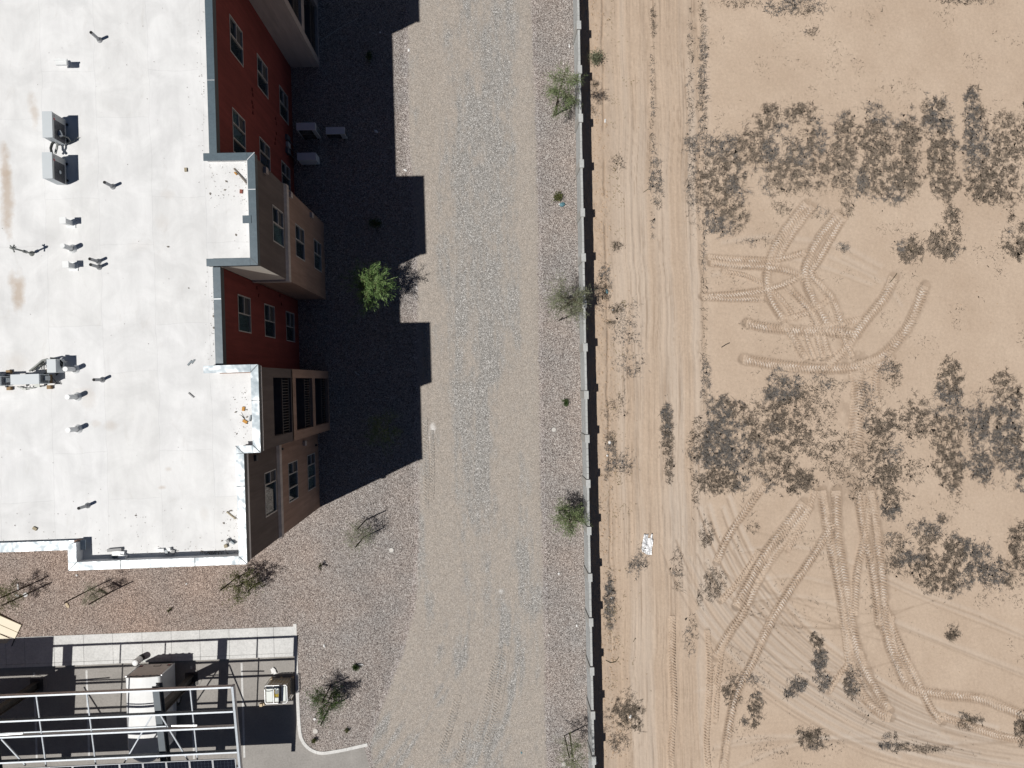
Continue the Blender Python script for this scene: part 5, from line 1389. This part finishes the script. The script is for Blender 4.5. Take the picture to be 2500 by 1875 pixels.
# rack of condensers at the left roof edge
v0 = at(62, 926, 11.62)
ac_unit((v0.x, v0.y + .0, 11.0), R(0), 'roof condenser on the rack at the left edge, whole one', GA, w=1.28 * .75, d=.34, h=.64, front=False)
v1 = at(-34, 931, 11.6)
ac_unit((v1.x, v1.y, 11.0), R(0), 'roof condenser on the rack at the left edge, cut by the frame', GA, w=.96, d=.34, h=.60, front=False)
rk = thing('equipment_rack', 'low steel rack on brown wood blocks carrying roof condensers at left edge', 'rack', (v0.x, v0.y, 10.8))
q = MB(); q.box(v0.x - 2.3, v0.x + .62, v0.y - .22, v0.y - .16, 10.94, 11.0); q.box(v0.x - 2.3, v0.x + .62, v0.y + .16, v0.y + .22, 10.94, 11.0); q.build('rail', M['galv_lifted'], rk)
for px, py in ((23, 947), (121, 945)):
    v = at(px, py, 10.88); q = MB(); q.box(v.x - .07, v.x + .07, v0.y - .36, v0.y + .36, 10.80, 10.938); q.build('wood_block', M['wood_dark'], rk)
v = at(128, 893, 11.5)
sb = thing('control_cabinet', 'grey control cabinet with looping cables above the left roof rack', 'cabinet', (v.x, v.y, 10.8))
q = MB(); q.box(v.x - .2, v.x + .12, v.y - .24, v.y + .24, 11.0, 11.5); q.build('cabinet', M['ac_white'], sb, bevel=.01)
q = MB(); q.box(v.x - .22, v.x - .17, v.y - .2, v.y - .15, 10.8, 11.0); q.box(v.x + .07, v.x + .12, v.y + .15, v.y + .2, 10.8, 11.0); q.box(v.x + .07, v.x + .12, v.y - .2, v.y - .15, 10.8, 11.0); q.build('leg', M['galv_lifted'], sb)
q = MB()
q.tube([rp(72, 906, 11.0), rp(88, 893, 11.0), rp(103, 880, 11.15), rp(115, 877, 11.3), rp(124, 881, 11.35)], .035, 8)
q.tube([rp(78, 906, 10.95), rp(93, 892, 10.95), rp(106, 882, 11.0), rp(118, 879, 11.2)], .03, 8)
q.tube([rp(82, 905, 10.9), rp(92, 896, 10.9), rp(110, 885, 11.0)], .02, 6)
o = q.build('conduit', M['conduit'], None, org=(v.x - .5, v.y, 10.8), smooth=True); tag(o, 'grey flexible conduits arching from the rack to the control cabinet', 'conduit')
q = MB(); r2 = random.Random(3)
for k in range(9):
    a = rp(122 + r2.uniform(-3, 10), 876 + r2.uniform(-3, 5), 11.3); c = rp(150 + r2.uniform(-6, 3), 884 + r2.uniform(-8, 10), 11.25); d_ = rp(150 + r2.uniform(-5, 3), 900 + r2.uniform(-4, 6), 11.0); e_ = rp(134 + r2.uniform(-6, 6), 912 + r2.uniform(-3, 5), 10.95)
    q.tube([tuple(p.to_tuple()) for p in [Vector(a).lerp(Vector(c), t) + Vector((0, .05 * math.sin(t * 3.1), .05 * math.sin(t * 6))) for t in (0, .3, .6, 1)]] + [d_, e_], .016, 6)
q.tube([rp(126, 920, 11.0), rp(140, 936, 10.83), rp(150, 938, 10.82), rp(146, 930, 10.82), rp(132, 938, 10.82)], .01, 5)
for k in range(4): q.tube([rp(97 + k * 4, 900 + k, 11.0), rp(100 + k * 3, 890, 11.1), rp(108 + k * 2, 884 + k * 3, 11.05)], .014, 5)
o = q.build('cable', M['cable'], None, org=(v.x, v.y, 10.8)); tag(o, 'tangle of black cables around the control cabinet on the roof', 'cable')
q = MB(); q.tube([rp(36, 937, 10.95), rp(45, 945, 10.9), rp(60, 949, 10.9), rp(78, 948, 10.9), rp(92, 941, 10.95)], .022, 6)
for k in range(5): q.tube([rp(48 + 8 * k, 938, 11.0), rp(50 + 8 * k, 948, 10.88)], .012, 5)
q.cbox(rp(60, 950, 10.9), (.14, .06, .08)); q.cbox(rp(93, 941, 10.95), (.18, .12, .12)); o = q.build('refrigerant_pipe', M['conduit'], None, org=(v0.x, v0.y - .4, 10.8)); tag(o, 'grey refrigerant lines running along the lower side of the roof rack', 'pipe')

# ------------------------------------------------------------------ trees, shrubs, stakes
def gz(x, y):
    return float(raise_z(np.array(x), np.array(y))) if x < 4.9 else field_z(x, y)
def leaf_cards(centres, dirs, L, w, r):
    """thin pointed leaves, one loose triangle pair each"""
    n = len(centres)
    d = dirs / np.linalg.norm(dirs, axis=1)[:, None]
    rnd = r.normal(size=(n, 3)); s = np.cross(d, rnd); s /= np.linalg.norm(s, axis=1)[:, None] + 1e-9
    l = L * r.uniform(.6, 1.3, n)[:, None]; ww = w * r.uniform(.6, 1.3, n)[:, None]
    return np.stack([centres, centres + d * l * .45 + s * ww, centres + d * l, centres + d * l * .45 - s * ww], 1)
def tree(name, base, top, spread, label, leaf, bark, n_limb=7, n_twig=14, n_leaf=16, L=.11, w=.012, trunk_r=.04, seed=1, droop=.2, low=.3, group=None, cat='tree', shape=1.0, jit=0.06):
    r = np.random.default_rng(seed)
    base = Vector(base); top = Vector(top)
    t = thing(name, label, cat, base, group)
    b = MB(); mid = base.lerp(top, .5) + Vector((r.normal() * .06, r.normal() * .06, 0))
    b.tube([base, base.lerp(mid, .6), mid, top], [trunk_r, trunk_r * .85, trunk_r * .6, trunk_r * .2], 7)
    C = []; D = []
    hgt = (top - base).length
    for k in range(n_limb):
        f = low + (1 - low) * (k + r.random()) / n_limb * .9
        o = base.lerp(top, f)
        a = k * 2.4 + r.uniform(-.5, .5)
        reach = spread * (1 - .45 * abs(f - .6)) * r.uniform(.65, 1.1)
        e = Vector((math.cos(a) * reach, math.sin(a) * reach, hgt * r.uniform(.06, .26) * shape))
        p1 = o + e * .5 + Vector((0, 0, .08)); p2 = o + e
        b.tube([o, p1, p2], [trunk_r * .45, trunk_r * .28, trunk_r * .1], 5)
        for j in range(n_twig):
            g = r.uniform(.25, 1.0)
            q = (o.lerp(p1, g * 2) if g < .5 else p1.lerp(p2, g * 2 - 1))
            tw = Vector((e.x, e.y, 0)).normalized() * r.uniform(.1, .5) * spread + Vector((r.normal(), r.normal(), r.normal() * .6)) * spread * .33
            tw.z -= droop * spread * r.random()
            q2 = q + tw
            b.tube([q, q2], [trunk_r * .12, trunk_r * .05], 3, cap=False)
            fr = r.uniform(.15, 1.05, n_leaf)
            qs = np.array(q)[None] + fr[:, None] * np.array(tw)[None] + r.normal(size=(n_leaf, 3)) * jit
            dd_ = np.array(tw.normalized())[None] + r.normal(size=(n_leaf, 3)) * .55
            C.append(qs); D.append(dd_)
    b.build('trunk', M[bark], t, smooth=True)
    C = np.concatenate(C) - np.array(base)[None]; D = np.concatenate(D)
    tri_mesh('crown', leaf_cards(C, D, L, w, r), M[leaf], t, nper=4)
    return t
def shrub(px, py, rad, h, label, leaf, seed, n=500, L=.07, w=.016, group=None, name='shrub', el=(1, 1)):
    p = at(px, py, h * .4); r = np.random.default_rng(seed); z = gz(p.x, p.y)
    t = thing(name, label, 'shrub', (p.x, p.y, z), group)
    b = MB(); C = []; D = []
    ns = max(7, int(n / 45))
    for k in range(ns):
        a = r.uniform(0, 6.28); q = Vector((math.cos(a) * rad * r.uniform(.2, .9) * el[0], math.sin(a) * rad * r.uniform(.2, .9) * el[1], h * r.uniform(.45, 1)))
        b.tube([(p.x, p.y, z), (p.x + q.x * .5, p.y + q.y * .5, z + q.z * .6), (p.x + q.x, p.y + q.y, z + q.z)], [.012, .008, .003], 4)
        m = n // ns
        C.append(np.array(q)[None] * r.uniform(.45, 1.0, m)[:, None] + r.normal(size=(m, 3)) * rad * .22); D.append(np.array(q)[None] + r.normal(size=(m, 3)) * rad * .9)
    b.build('stem', M['bark'], t)
    C = np.concatenate(C); C[:, 2] = np.abs(C[:, 2]) + .01
    tri_mesh('foliage', leaf_cards(C, np.concatenate(D), L, w, r), M[leaf], t, nper=4)
    return t
GT = 'young staked trees in the gravel yard'
p = at(905, 700, 2.9)
tree('palo_verde_tree', (p.x + .05, p.y, 0), (p.x - .02, p.y + .05, 3.35), .82, 'feathery green tree catching sun inside the building shadow', 'leaf_bright', 'bark_green', 10, 18, 28, .19, .0115, .045, 3, .25, .45, shape=.5)
p = at(935, 1052, 1.8)
tree('palo_verde_tree', (p.x, p.y, 0), (p.x, p.y, 2.3), .75, 'dim green tree wholly in shadow before the balconies', 'leaf', 'bark_green', 8, 14, 16, .14, .010, .04, 5, .25, .4, shape=.5)
p = at(1357, 281); q_ = at(1378, 180, 3.9)
tree('palo_verde_tree', (p.x, p.y, 0), (q_.x, q_.y, 4.3), .66, 'tall wispy green tree against the block wall, north one', 'leaf', 'bark', 11, 17, 19, .15, .010, .04, 8, .15, .18, GT, shape=.7)
p = at(1390, 738, 2.2)
tree('palo_verde_tree', (p.x - .05, p.y - .1, 0), (p.x + .12, p.y + .1, 2.9), .88, 'grey green bushy tree leaning over the block wall', 'leaf_grey', 'bark', 11, 17, 21, .15, .010, .04, 9, .2, .3, GT, shape=.6)
p = at(1384, 1247); q_ = at(1392, 1272, 2.0)
tree('palo_verde_tree', (p.x, p.y, 0), (q_.x, q_.y, 2.5), .66, 'soft green young tree by the block wall with fan-like crown', 'leaf', 'bark', 10, 16, 24, .16, .010, .035, 10, .2, .3, GT, shape=.5)
p = at(1391, 1790); q_ = at(1401, 1880, 3.2)
tree('palo_verde_tree', (p.x, p.y, 0), (q_.x, q_.y, 3.6), .7, 'sparse nearly bare tree by the block wall at the bottom edge', 'leaf_grey', 'bark_green', 12, 12, 14, .13, .008, .045, 12, .1, .25, GT, shape=.6)
p = at(812, 1690); q_ = at(790, 1722, 1.8)
tree('palo_verde_tree', (p.x, p.y, gz(p.x, p.y)), (q_.x, q_.y, 2.2), .62, 'dark green staked tree beside the parking curb', 'leaf_dark', 'bark', 11, 16, 16, .13, .013, .04, 14, .25, .15, GT, shape=.5)
p = at(618, 1410); q_ = at(585, 1428, 1.6)
tree('mesquite_tree', (p.x, p.y, 0), (q_.x, q_.y, 2.0), .68, 'olive leafy staked tree below the corner of the building', 'leaf_olive', 'bark', 11, 15, 15, .07, .022, .035, 15, .15, .2, GT, shape=.6)
p = at(884, 1298); q_ = at(876, 1310, 1.5)
tree('palo_verde_tree', (p.x, p.y, 0), (q_.x, q_.y, 1.9), .62, 'thin pale sapling between two stakes near the dirt road', 'leaf_grey', 'bark', 10, 13, 14, .11, .008, .02, 17, .15, .25, GT, shape=.5)
p = at(248, 1437); q_ = at(228, 1450, 1.5)
tree('mesquite_tree', (p.x, p.y, 0), (q_.x, q_.y, 1.8), .45, 'wispy brown sapling with stakes and a dark tie bar', 'leaf_grey', 'bark', 8, 11, 16, .09, .008, .02, 18, .15, .25, GT, shape=.5)
p = at(45, 1440); q_ = at(12, 1460, 1.6)
tree('mesquite_tree', (p.x, p.y, 0), (q_.x, q_.y, 1.9), .62, 'thin sapling with rags at the left frame edge', 'leaf_olive', 'bark', 9, 12, 18, .10, .010, .02, 19, .15, .25, GT, shape=.5)
GS = 'dark wooden tree stakes'
def stake(top, h, label, lean=(0, 0)):
    t_ = at(top[0], top[1], h); z = gz(t_.x, t_.y)
    b = MB(); b.tube([(t_.x + lean[0], t_.y + lean[1], z - .02), (t_.x, t_.y, h)], .032, 8); b.tube([(t_.x, t_.y, h), (t_.x, t_.y, h + .02)], [.032, .02], 8)
    o = b.build('tree_stake', M['stake'], None, org=(t_.x, t_.y, z)); return tag(o, label, 'stake', GS)
stake((157.8, 1471.5), 2.22, 'dark stake left of the wispy brown sapling'); stake((217, 1475.5), 2.2, 'dark stake right of the wispy brown sapling')
stake((873, 1292), 2.27, 'upper dark stake of the pair by the dirt road sapling'); stake((868, 1336), 2.21, 'lower dark stake of the pair by the dirt road sapling')
stake((786, 1716), 2.13, 'upper dark stake of the green tree by the curb'); stake((783, 1771), 2.13, 'lower dark stake of the green tree by the curb')
stake((5, 1478), 2.21, 'lower dark stake by the sapling at the left edge'); v = at(73.8, 1421) ; st = at(-5, 1462, 2.2)
stake((-4, 1462), 2.2, 'upper dark stake by the sapling at the left edge')
stake((538, 1441), 2.2, 'dark stake on the left of the olive leafy tree'); stake((605.5, 1443.5), 1.35, 'dark stake on the right of the olive leafy tree')
stake((1392, 1271), 1.9, 'dark stake amid the soft green young tree at the wall', (-.12, .25)); stake((1372, 1262), 1.6, 'dark stake behind the soft green young tree at the wall')
stake((1361, 245), 2.0, 'dark stake at the foot of the tall wispy tree'); stake((1390, 1850), 2.2, 'dark stake at the foot of the sparse tree'); stake((1374, 775), 2.0, 'dark stake below the bushy tree over the wall')
p = at(252, 1438, 1.0); q = MB(); c0 = at(241, 1438, .7); c1 = at(263, 1450, .7); q.bar(c0, c1, .10, .05); o = q.build('tie_bar', M['stake'], None, org=p); tag(o, 'short dark tie bar across the stakes of the brown sapling', 'tie bar')

GH = 'small green shrubs on the gravel'
shrub(1363, 484, .30, .30, 'olive yellow shrub beside blue litter near the wall', 'leaf_olive', 31, 520, .07, .02, GH)
shrub(1380, 982, .22, .28, 'small bright green shrub alone before the wall', 'leaf_dark', 32, 420, .06, .018, GH)
shrub(870, 1627, .21, .32, 'small green shrub above the staked tree by the curb', 'leaf_dark', 33, 420, .07, .018, GH)
shrub(767, 1803, .18, .22, 'small dark green shrub inside the bend of the curb', 'leaf_olive', 34, 330, .06, .016, GH)
shrub(848, 1779, .14, .18, 'tiny dark shrub on the gravel right of the pale lid', 'leaf_olive', 35, 240, .05, .014, GH)
shrub(783, 1383, .14, .55, 'narrow yellow olive ocotillo-like plant on open gravel', 'leaf_olive', 36, 300, .07, .014, GH, el=(.6, 1.6))
shrub(416, 1488, .12, .2, 'tiny dark plant on the gravel above the sidewalk', 'leaf_olive', 37, 150, .05, .014, GH)
shrub(1455, 142, .46, .55, 'round grey green bush on the sand side of the wall', 'leaf_grey', 38, 1100, .08, .016, name='bush')
shrub(915, 548, .38, .4, 'dark shrub lost in shadow before the middle bay', 'leaf_dark', 39, 600, .07, .016, GH)
shrub(900, 139, .28, .35, 'dark shrub lost in shadow in the north of the yard', 'leaf_dark', 40, 400, .07, .016, GH)
def dry_bush(px, py, rad, h, label, seed, n=500, leaf='dry'):
    return shrub(px, py, rad, h, label, leaf, seed, n, .11, .006, 'dry bushes on the sand', 'dry_bush')
dry_bush(1490, 785, .34, .3, 'dead twiggy bush on the sand opposite the bushy tree', 51, 220)
dry_bush(1478, 715, .46, .35, 'sprawling dead branches at the wall shadow edge', 52, 260)
dry_bush(1505, 757, .34, .25, 'low dead bush with white litter near the wall', 53, 220)
dry_bush(1500, 600, .32, .22, 'flat dead bush on the sand by the wall', 54, 200)
dry_bush(1450, 205, .25, .2, 'thin dead bush under the round grey bush', 55, 220)
dry_bush(2321, 1549, .38, .3, 'round dead bush alone near two straight ruts', 56, 200)
dry_bush(2360, 1763, .50, .35, 'rounded dead bush near the lower right tyre tracks', 57, 260)
dry_bush(2225, 608, .60, .35, 'lone dead bush left of the kite shaped weed patch', 58, 300)
dry_bush(1980, 1798, .55, .35, 'dark dead bush on the lower grader lines', 59, 260)
dry_bush(2495, 1775, .6, .4, 'dead bush cut by the right frame edge', 60, 280)

# ------------------------------------------------------------------ lids, litter, scraps
GL = 'round pale valve lids set in the gravel'
for (px, py, r_, lab) in ((771.5, 1782, .115, 'round pale lid near the shrubs in the curb bend'), (955.5, 1343, .115, 'round tan lid on gravel near the dirt road sapling'), (1352, 1049, .11, 'round pale lid on the gravel strip before the wall'), (1377, 1865, .12, 'round pale lid at the foot of the sparse tree')):
    p = at(px, py); z = gz(p.x, p.y)
    t = thing('valve_lid', lab, 'lid', (p.x, p.y, z), GL)
    q = MB(); q.tube([(p.x, p.y, z - .03), (p.x, p.y, z + .03)], r_, 24); q.build('lid', M['lid'], t)
    q = MB(); q.tube([(p.x, p.y, z - .03), (p.x, p.y, z + .022)], r_ * 1.12, 24); q.build('rim', M['band'] if px > 900 else M['lid'], t)
# crumpled white sheet on the sand
p = at(1580, 1327); z = field_z(p.x, p.y)
crumple('plastic_sheet', (p.x, p.y, z + .01), .52, 1.02, .13, M['foil'], 'large crumpled white plastic sheet lying on the sand field', 'plastic sheet', R(-8), 9, lambda u, v: (v > .30 and -.05 < u < .22) or (u < -.36 and v < -.1 and v < u * 2 + .4) or (u > .38 and v > .2), 30)
def litter_bit(px, py, sx, sy, mat, label, rz=0.0, h=.03, z=None, name='litter', cat='litter', group='bits of pale litter', seed=0):
    p = at(px, py, z or 0); zz = z if z is not None else gz(p.x, p.y)
    r = random.Random(seed * 77 + int(px)); b = MB(); n = 6; cr, sr = math.cos(rz), math.sin(rz)
    ring = []
    for k in range(n):
        a = 2 * math.pi * (k + .5) / n; s = r.uniform(.85, 1.15)
        x, y = math.cos(a) * sx / 2 * s, math.sin(a) * sy / 2 * s
        ring.append((p.x + x * cr - y * sr, p.y + x * sr + y * cr))
    b.prism(ring, zz + .012, zz + .012 + h)
    top = len(b.v); b.v.append((p.x, p.y, zz + .02 + h * 1.7))
    for k in range(n): b.f.append((n + k, n + (k + 1) % n, top))
    o = b.build(name, M[mat], None, org=(p.x, p.y, zz)); return tag(o, label, cat, group)
LB = [(791.5, 1371, .09, .08, 'dirtwhite', 'white scrap on gravel near the olive leafy tree'), (456, 1425, .11, .09, 'dirtwhite', 'white scrap between the brown sapling and the olive tree'), (793, 1574, .10, .20, 'dirtwhite', 'white pointed scrap on open gravel above the shrubs'),
      (1364, 1400, .13, .12, 'dirtwhite', 'round white scrap on the gravel strip by the wall'), (1408, 1527, .10, .17, 'dirtwhite', 'small white rectangle on the gravel strip'), (1340, 1550, .14, .12, 'lid', 'pale stone on the edge of the dirt road'), (188, 1404, .12, .10, 'dirtwhite', 'pale scrap on gravel under the roof corner'),
      (166, 1477, .14, .34, 'wood', 'short pale board on gravel beside the stakes'), (1488, 1080, .17, .17, 'dirtwhite', 'white scrap on the soil bank at the wall shadow'), (1482, 1112, .13, .11, 'dirtwhite', 'second white scrap lower on the soil bank'), (1477, 296, .09, .24, 'dirtwhite', 'pale stick on the sand by the wall shadow'),
      (1390, 113, .08, .22, 'dirtwhite', 'white strip on gravel against the wall at the top'), (1496, 757, .10, .09, 'dirtwhite', 'white scrap in the low dead bush'), (1493, 1459, .12, .10, 'dirtwhite', 'white scrap in straw by the wall'), (1538, 1748, .12, .22, 'dirtwhite', 'white scrap in the dark weed patch at lower left of the sand'),
      (998, 123, .12, .18, 'dirtwhite', 'white scrap on lit gravel beside the building shadow'), (990, 416, .22, .12, 'dirtwhite', 'white scrap on gravel above the shadow step'), (918, 321, .26, .14, 'dirtwhite', 'torn white scrap on shaded gravel by the condensers'), (928, 80, .13, .10, 'dirtwhite', 'white scrap deep in the north shadow'),
      (770, 1752, .16, .15, 'dirtwhite', 'white bag scrap under the green tree by the curb'), (882, 1619, .30, .08, 'dirtwhite', 'white strip beside the shrub above the staked tree'), (1456, 1880 - 20, .12, .1, 'dirtwhite', 'white scrap at the bottom of the wall shadow'), (63, 1452, .26, .24, 'dirtwhite', 'white bag at the foot of the left edge sapling'), (45, 1432, .10, .34, 'dirtwhite', 'white rag streamer on the left edge sapling'), (42, 1453, .3, .08, 'dirtwhite', 'white rag strip below the left edge sapling')]
for k, (px, py, sx, sy, m_, lab) in enumerate(LB): litter_bit(px, py, sx, sy, m_, lab, rz=random.uniform(-.6, .6) if m_ != 'wood' else R(28), seed=k)
litter_bit(1372, 500, .28, .24, 'teal', 'crumpled blue and white wrapper under the olive yellow shrub', .3, .1, name='wrapper', cat='wrapper', group=None); litter_bit(1366, 499, .14, .12, 'dirtwhite', 'white scrap touching the blue wrapper', .3, .06)
litter_bit(1481, 712, .16, .26, 'teal', 'teal blue bottle scrap in the dead branches by the wall', .2, .08, name='wrapper', cat='wrapper', group=None)
litter_bit(1273, 1837, .08, .14, 'teal', 'tiny blue scrap on the dirt road at the bottom', .5, .03, name='wrapper', cat='wrapper', group=None)
# dark stick and twigs on the sand
def stick(pts, r_, mat, label, cat='stick', z=None, group=None, name='stick'):
    P = []
    for (px, py, dz) in pts:
        p = at(px, py, z or 0); zz = (z if z is not None else gz(p.x, p.y)) + dz; P.append((p.x, p.y, zz))
    b = MB(); b.tube(P, r_, 6); o = b.build(name, M[mat], None, org=P[0]); return tag(o, label, cat, group)
stick([(1761, 848, .03), (1772, 841, .05), (1781, 837, .03)], .022, 'rubber', 'black stick lying alone on the open sand')
stick([(2172, 690, .02), (2183, 676, .08), (2187, 668, .1)], .018, 'bark', 'bent twig at the tip of the upper tyre track')
stick([(1546, 1567, .02), (1550, 1558, .05), (1552, 1560, .03)], .015, 'bark', 'small dark twig on the sand strip by the wall')
stick([(1478, 1610, .02), (1490, 1617, .04), (1503, 1615, .04), (1510, 1604, .05)], .018, 'bark', 'curved dead twig on the sand by the wall')
stick([(1570, 470, .02), (1582, 462, .06), (1588, 464, .02)], .012, 'bark', 'pale loop of twig on the graded sand lane')
stick([(866, 907, .02), (871, 912, .03), (878, 916, .03)], .03, 'ac_grey', 'pale broken stick in the shadow before the south balconies', group=None)
stick([(784, 100, .06), (830, 70, .06), (876, 45, .06)], .014, 'ac_grey', 'long thin pale pipe lying in the north shadow', 'pipe', name='pipe')
# things lying on the roof
ZR = 10.80
for (pts, r_, m_, lab) in ((([(572, 412, .03), (588, 430, .06), (604, 449, .10)]), .03, 'debris', 'dark stick leaning on the middle bay parapet'), (([(461, 959, .02), (474, 970, .02)]), .03, 'lab_grey', 'short grey stick on the roof near the south bay'), (([(554, 1249, .02), (565, 1258, .03), (576, 1266, .03)]), .028, 'cardboard', 'tan stick on the roof by the south east edge')):
    stick(pts, r_, m_, lab, z=ZR, group='sticks lying on the roof')
def slab(px, py, sx, sy, rz, mat, label, h=.05, cat='scrap', name='scrap', group='scraps lying on the roof'):
    p = at(px, py, ZR); q = MB(); q.cbox((p.x, p.y, ZR + h / 2 + .008), (sx, sy, h), rz); o = q.build(name, M[mat], None, org=(p.x, p.y, ZR)); return tag(o, label, cat, group)
slab(454.5, 415, .09, .14, .05, 'cardboard', 'brown carton on the roof left of the middle bay'); slab(86.5, 1290, .15, .10, -.5, 'cardboard', 'brown carton on the roof near its south edge')
slab(595, 998, .09, .15, -.15, 'orange', 'upper yellow orange scrap on the south bay roof'); slab(599, 1029, .17, .10, -.6, 'orange', 'lower yellow orange scrap on the south bay roof')
slab(589.5, 468, .09, .14, -.1, 'brick_red', 'red brown scrap on the middle bay roof'); slab(576, 424, .05, .12, .7, 'orange', 'small yellow scrap beside the dark stick on the roof')
q = MB(); p = at(468.5, 886, ZR); cs = [(-.16, -.14), (-.02, .02), (.02, -.05), (.18, .14), (.10, .17), (.03, .07), (-.02, .14), (-.22, -.08)]
q.prism([(p.x + a * .75, p.y + c * .75) for a, c in cs], ZR + .012, ZR + .03); o = q.build('scrap', M['coping'], None, org=(p.x, p.y, ZR)); tag(o, 'zigzag grey sheet metal scrap on the roof', 'scrap', 'scraps lying on the roof')
for k, (px, py) in enumerate(((591, 1012), (594, 1018), (597, 1024), (600, 1032), (588, 1015))):
    slab(px, py, .03, .16, .5 + .2 * k, 'cable' if k % 2 else 'dirtwhite', ['topmost of the white thin strips between the orange scraps', 'upper dark thin strip between the orange scraps', 'middle white thin strip between the orange scraps', 'dark thin strip touching the lower orange scrap', 'leftmost white thin strip between the orange scraps'][k], .02)
slab(612, 1021, .05, .22, -.25, 'coping', 'grey metal offcut against the south bay parapet', .06)
JN = [(283, 1341, .50, .10, .05, 'lab_grey', 'dark angle bar on the white junk by the south parapet'), (292, 1350, .42, .18, -.1, 'white', 'white sheet junk by the south parapet, upper piece'), (284, 1357, .22, .14, .4, 'coping', 'folded blue grey metal by the south parapet'), (303, 1357, .26, .14, -.3, 'white', 'white sheet junk by the south parapet, right piece'), (394, 1342, .24, .10, .0, 'white', 'white board by the middle of the south parapet'), (408, 1347, .10, .16, .3, 'coping', 'grey metal bracket by the middle of the south parapet'), (424, 1347, .12, .16, -.3, 'lab_grey', 'dark grey bracket by the middle of the south parapet'), (416, 1340, .10, .10, .2, 'white', 'white crumpled piece between the parapet brackets'),
      (559, 1319, .08, .14, .8, 'lab_grey', 'grey torn piece near the south east roof corner'), (570, 1323, .06, .16, .9, 'coping', 'grey strip near the south east roof corner'), (553, 1332, .10, .12, .2, 'cardboard', 'tan torn piece near the south east roof corner')]
for (px, py, sx, sy, rz, m_, lab) in JN: slab(px, py, sx, sy, rz, m_, lab, random.uniform(.06, .16))
# specks of gravel and leaf dirt collected along the parapets
r = np.random.default_rng(77)
sp = []
def specks(n, fx_):
    for _ in range(n):
        x, y = fx_(); s = r.uniform(.005, .014) * (1 + 1.6 * (r.random() > .93)); a = r.uniform(0, 3.14)
        c_, s_ = math.cos(a) * s, math.sin(a) * s; z = ZR + .008 + s * .5
        sp.append([(x - c_ * 1.6, y - s_ * 1.6, z), (x + s_, y - c_, z), (x + c_ * 1.6, y + s_ * 1.6, z + s * .4), (x - s_, y + c_, z)])
def P_(px, py): v = at(px, py, ZR); return v.x, v.y
def rect(px0, py0, px1, py1, conc=0): return lambda: P_(px1 - (px1 - px0) * r.random() ** (1 + conc), r.uniform(py0, py1))
specks(70, rect(510, 400, 602, 500, .6)); specks(30, rect(480, 360, 604, 640, 1.2)); specks(60, rect(500, 660, 522, 880, 2)); specks(50, rect(560, 940, 604, 1070, .8)); specks(45, rect(460, 0, 498, 370, 2)); specks(60, rect(540, 1240, 582, 1350, .6)); specks(60, lambda: P_(r.uniform(240, 580), 1352 - 20 * r.random() ** 2)); specks(70, rect(0, 1240, 560, 1340)); specks(50, rect(0, 0, 500, 1300)); specks(160, lambda: P_(r.normal(525, 18), r.uniform(1345, 1353)))
tri_mesh('roof_specks', np.array(sp), M['debris'], None, 'stuff', 4)

# ------------------------------------------------------------------ cream sheets stacked at the left edge
ck = thing('cream_panel_stack', 'low stack of cream metal panels cut by the left frame edge on the sidewalk', 'panels', (-25.5, -12.6, 0))
def cpnt(zx, zy, z): v = at(zx / 7.9, 1490 + zy / 7.9, z); return Vector((v.x, v.y, z))
def sheet(pts, z, zb, name='panel'):
    q = MB(); P = [cpnt(x_, y_, z) for x_, y_ in pts]
    q.prism([(v.x, v.y) for v in reversed(P)], zb, z); return q.build(name, M['cream'], ck, bevel=.01)
sheet([(-1200, -420), (410, 285), (345, 425), (-1200, -250)], .20, .13)
sheet([(-1200, -240), (343, 432), (285, 545), (-1200, 30)], .19, .13)
sheet([(-1200, 42), (0, 465), (205, 553), (120, 640), (-1200, 640)], .18, .155)
q = MB(); c0 = cpnt(285, 548, .2); c1 = cpnt(225, 690, .16); q.bar(c0, c1, .03, .03); q.build('strap_or_shadow_line', M['rubber'], ck)  # black bar drawn in for the shadow line at the stack edge
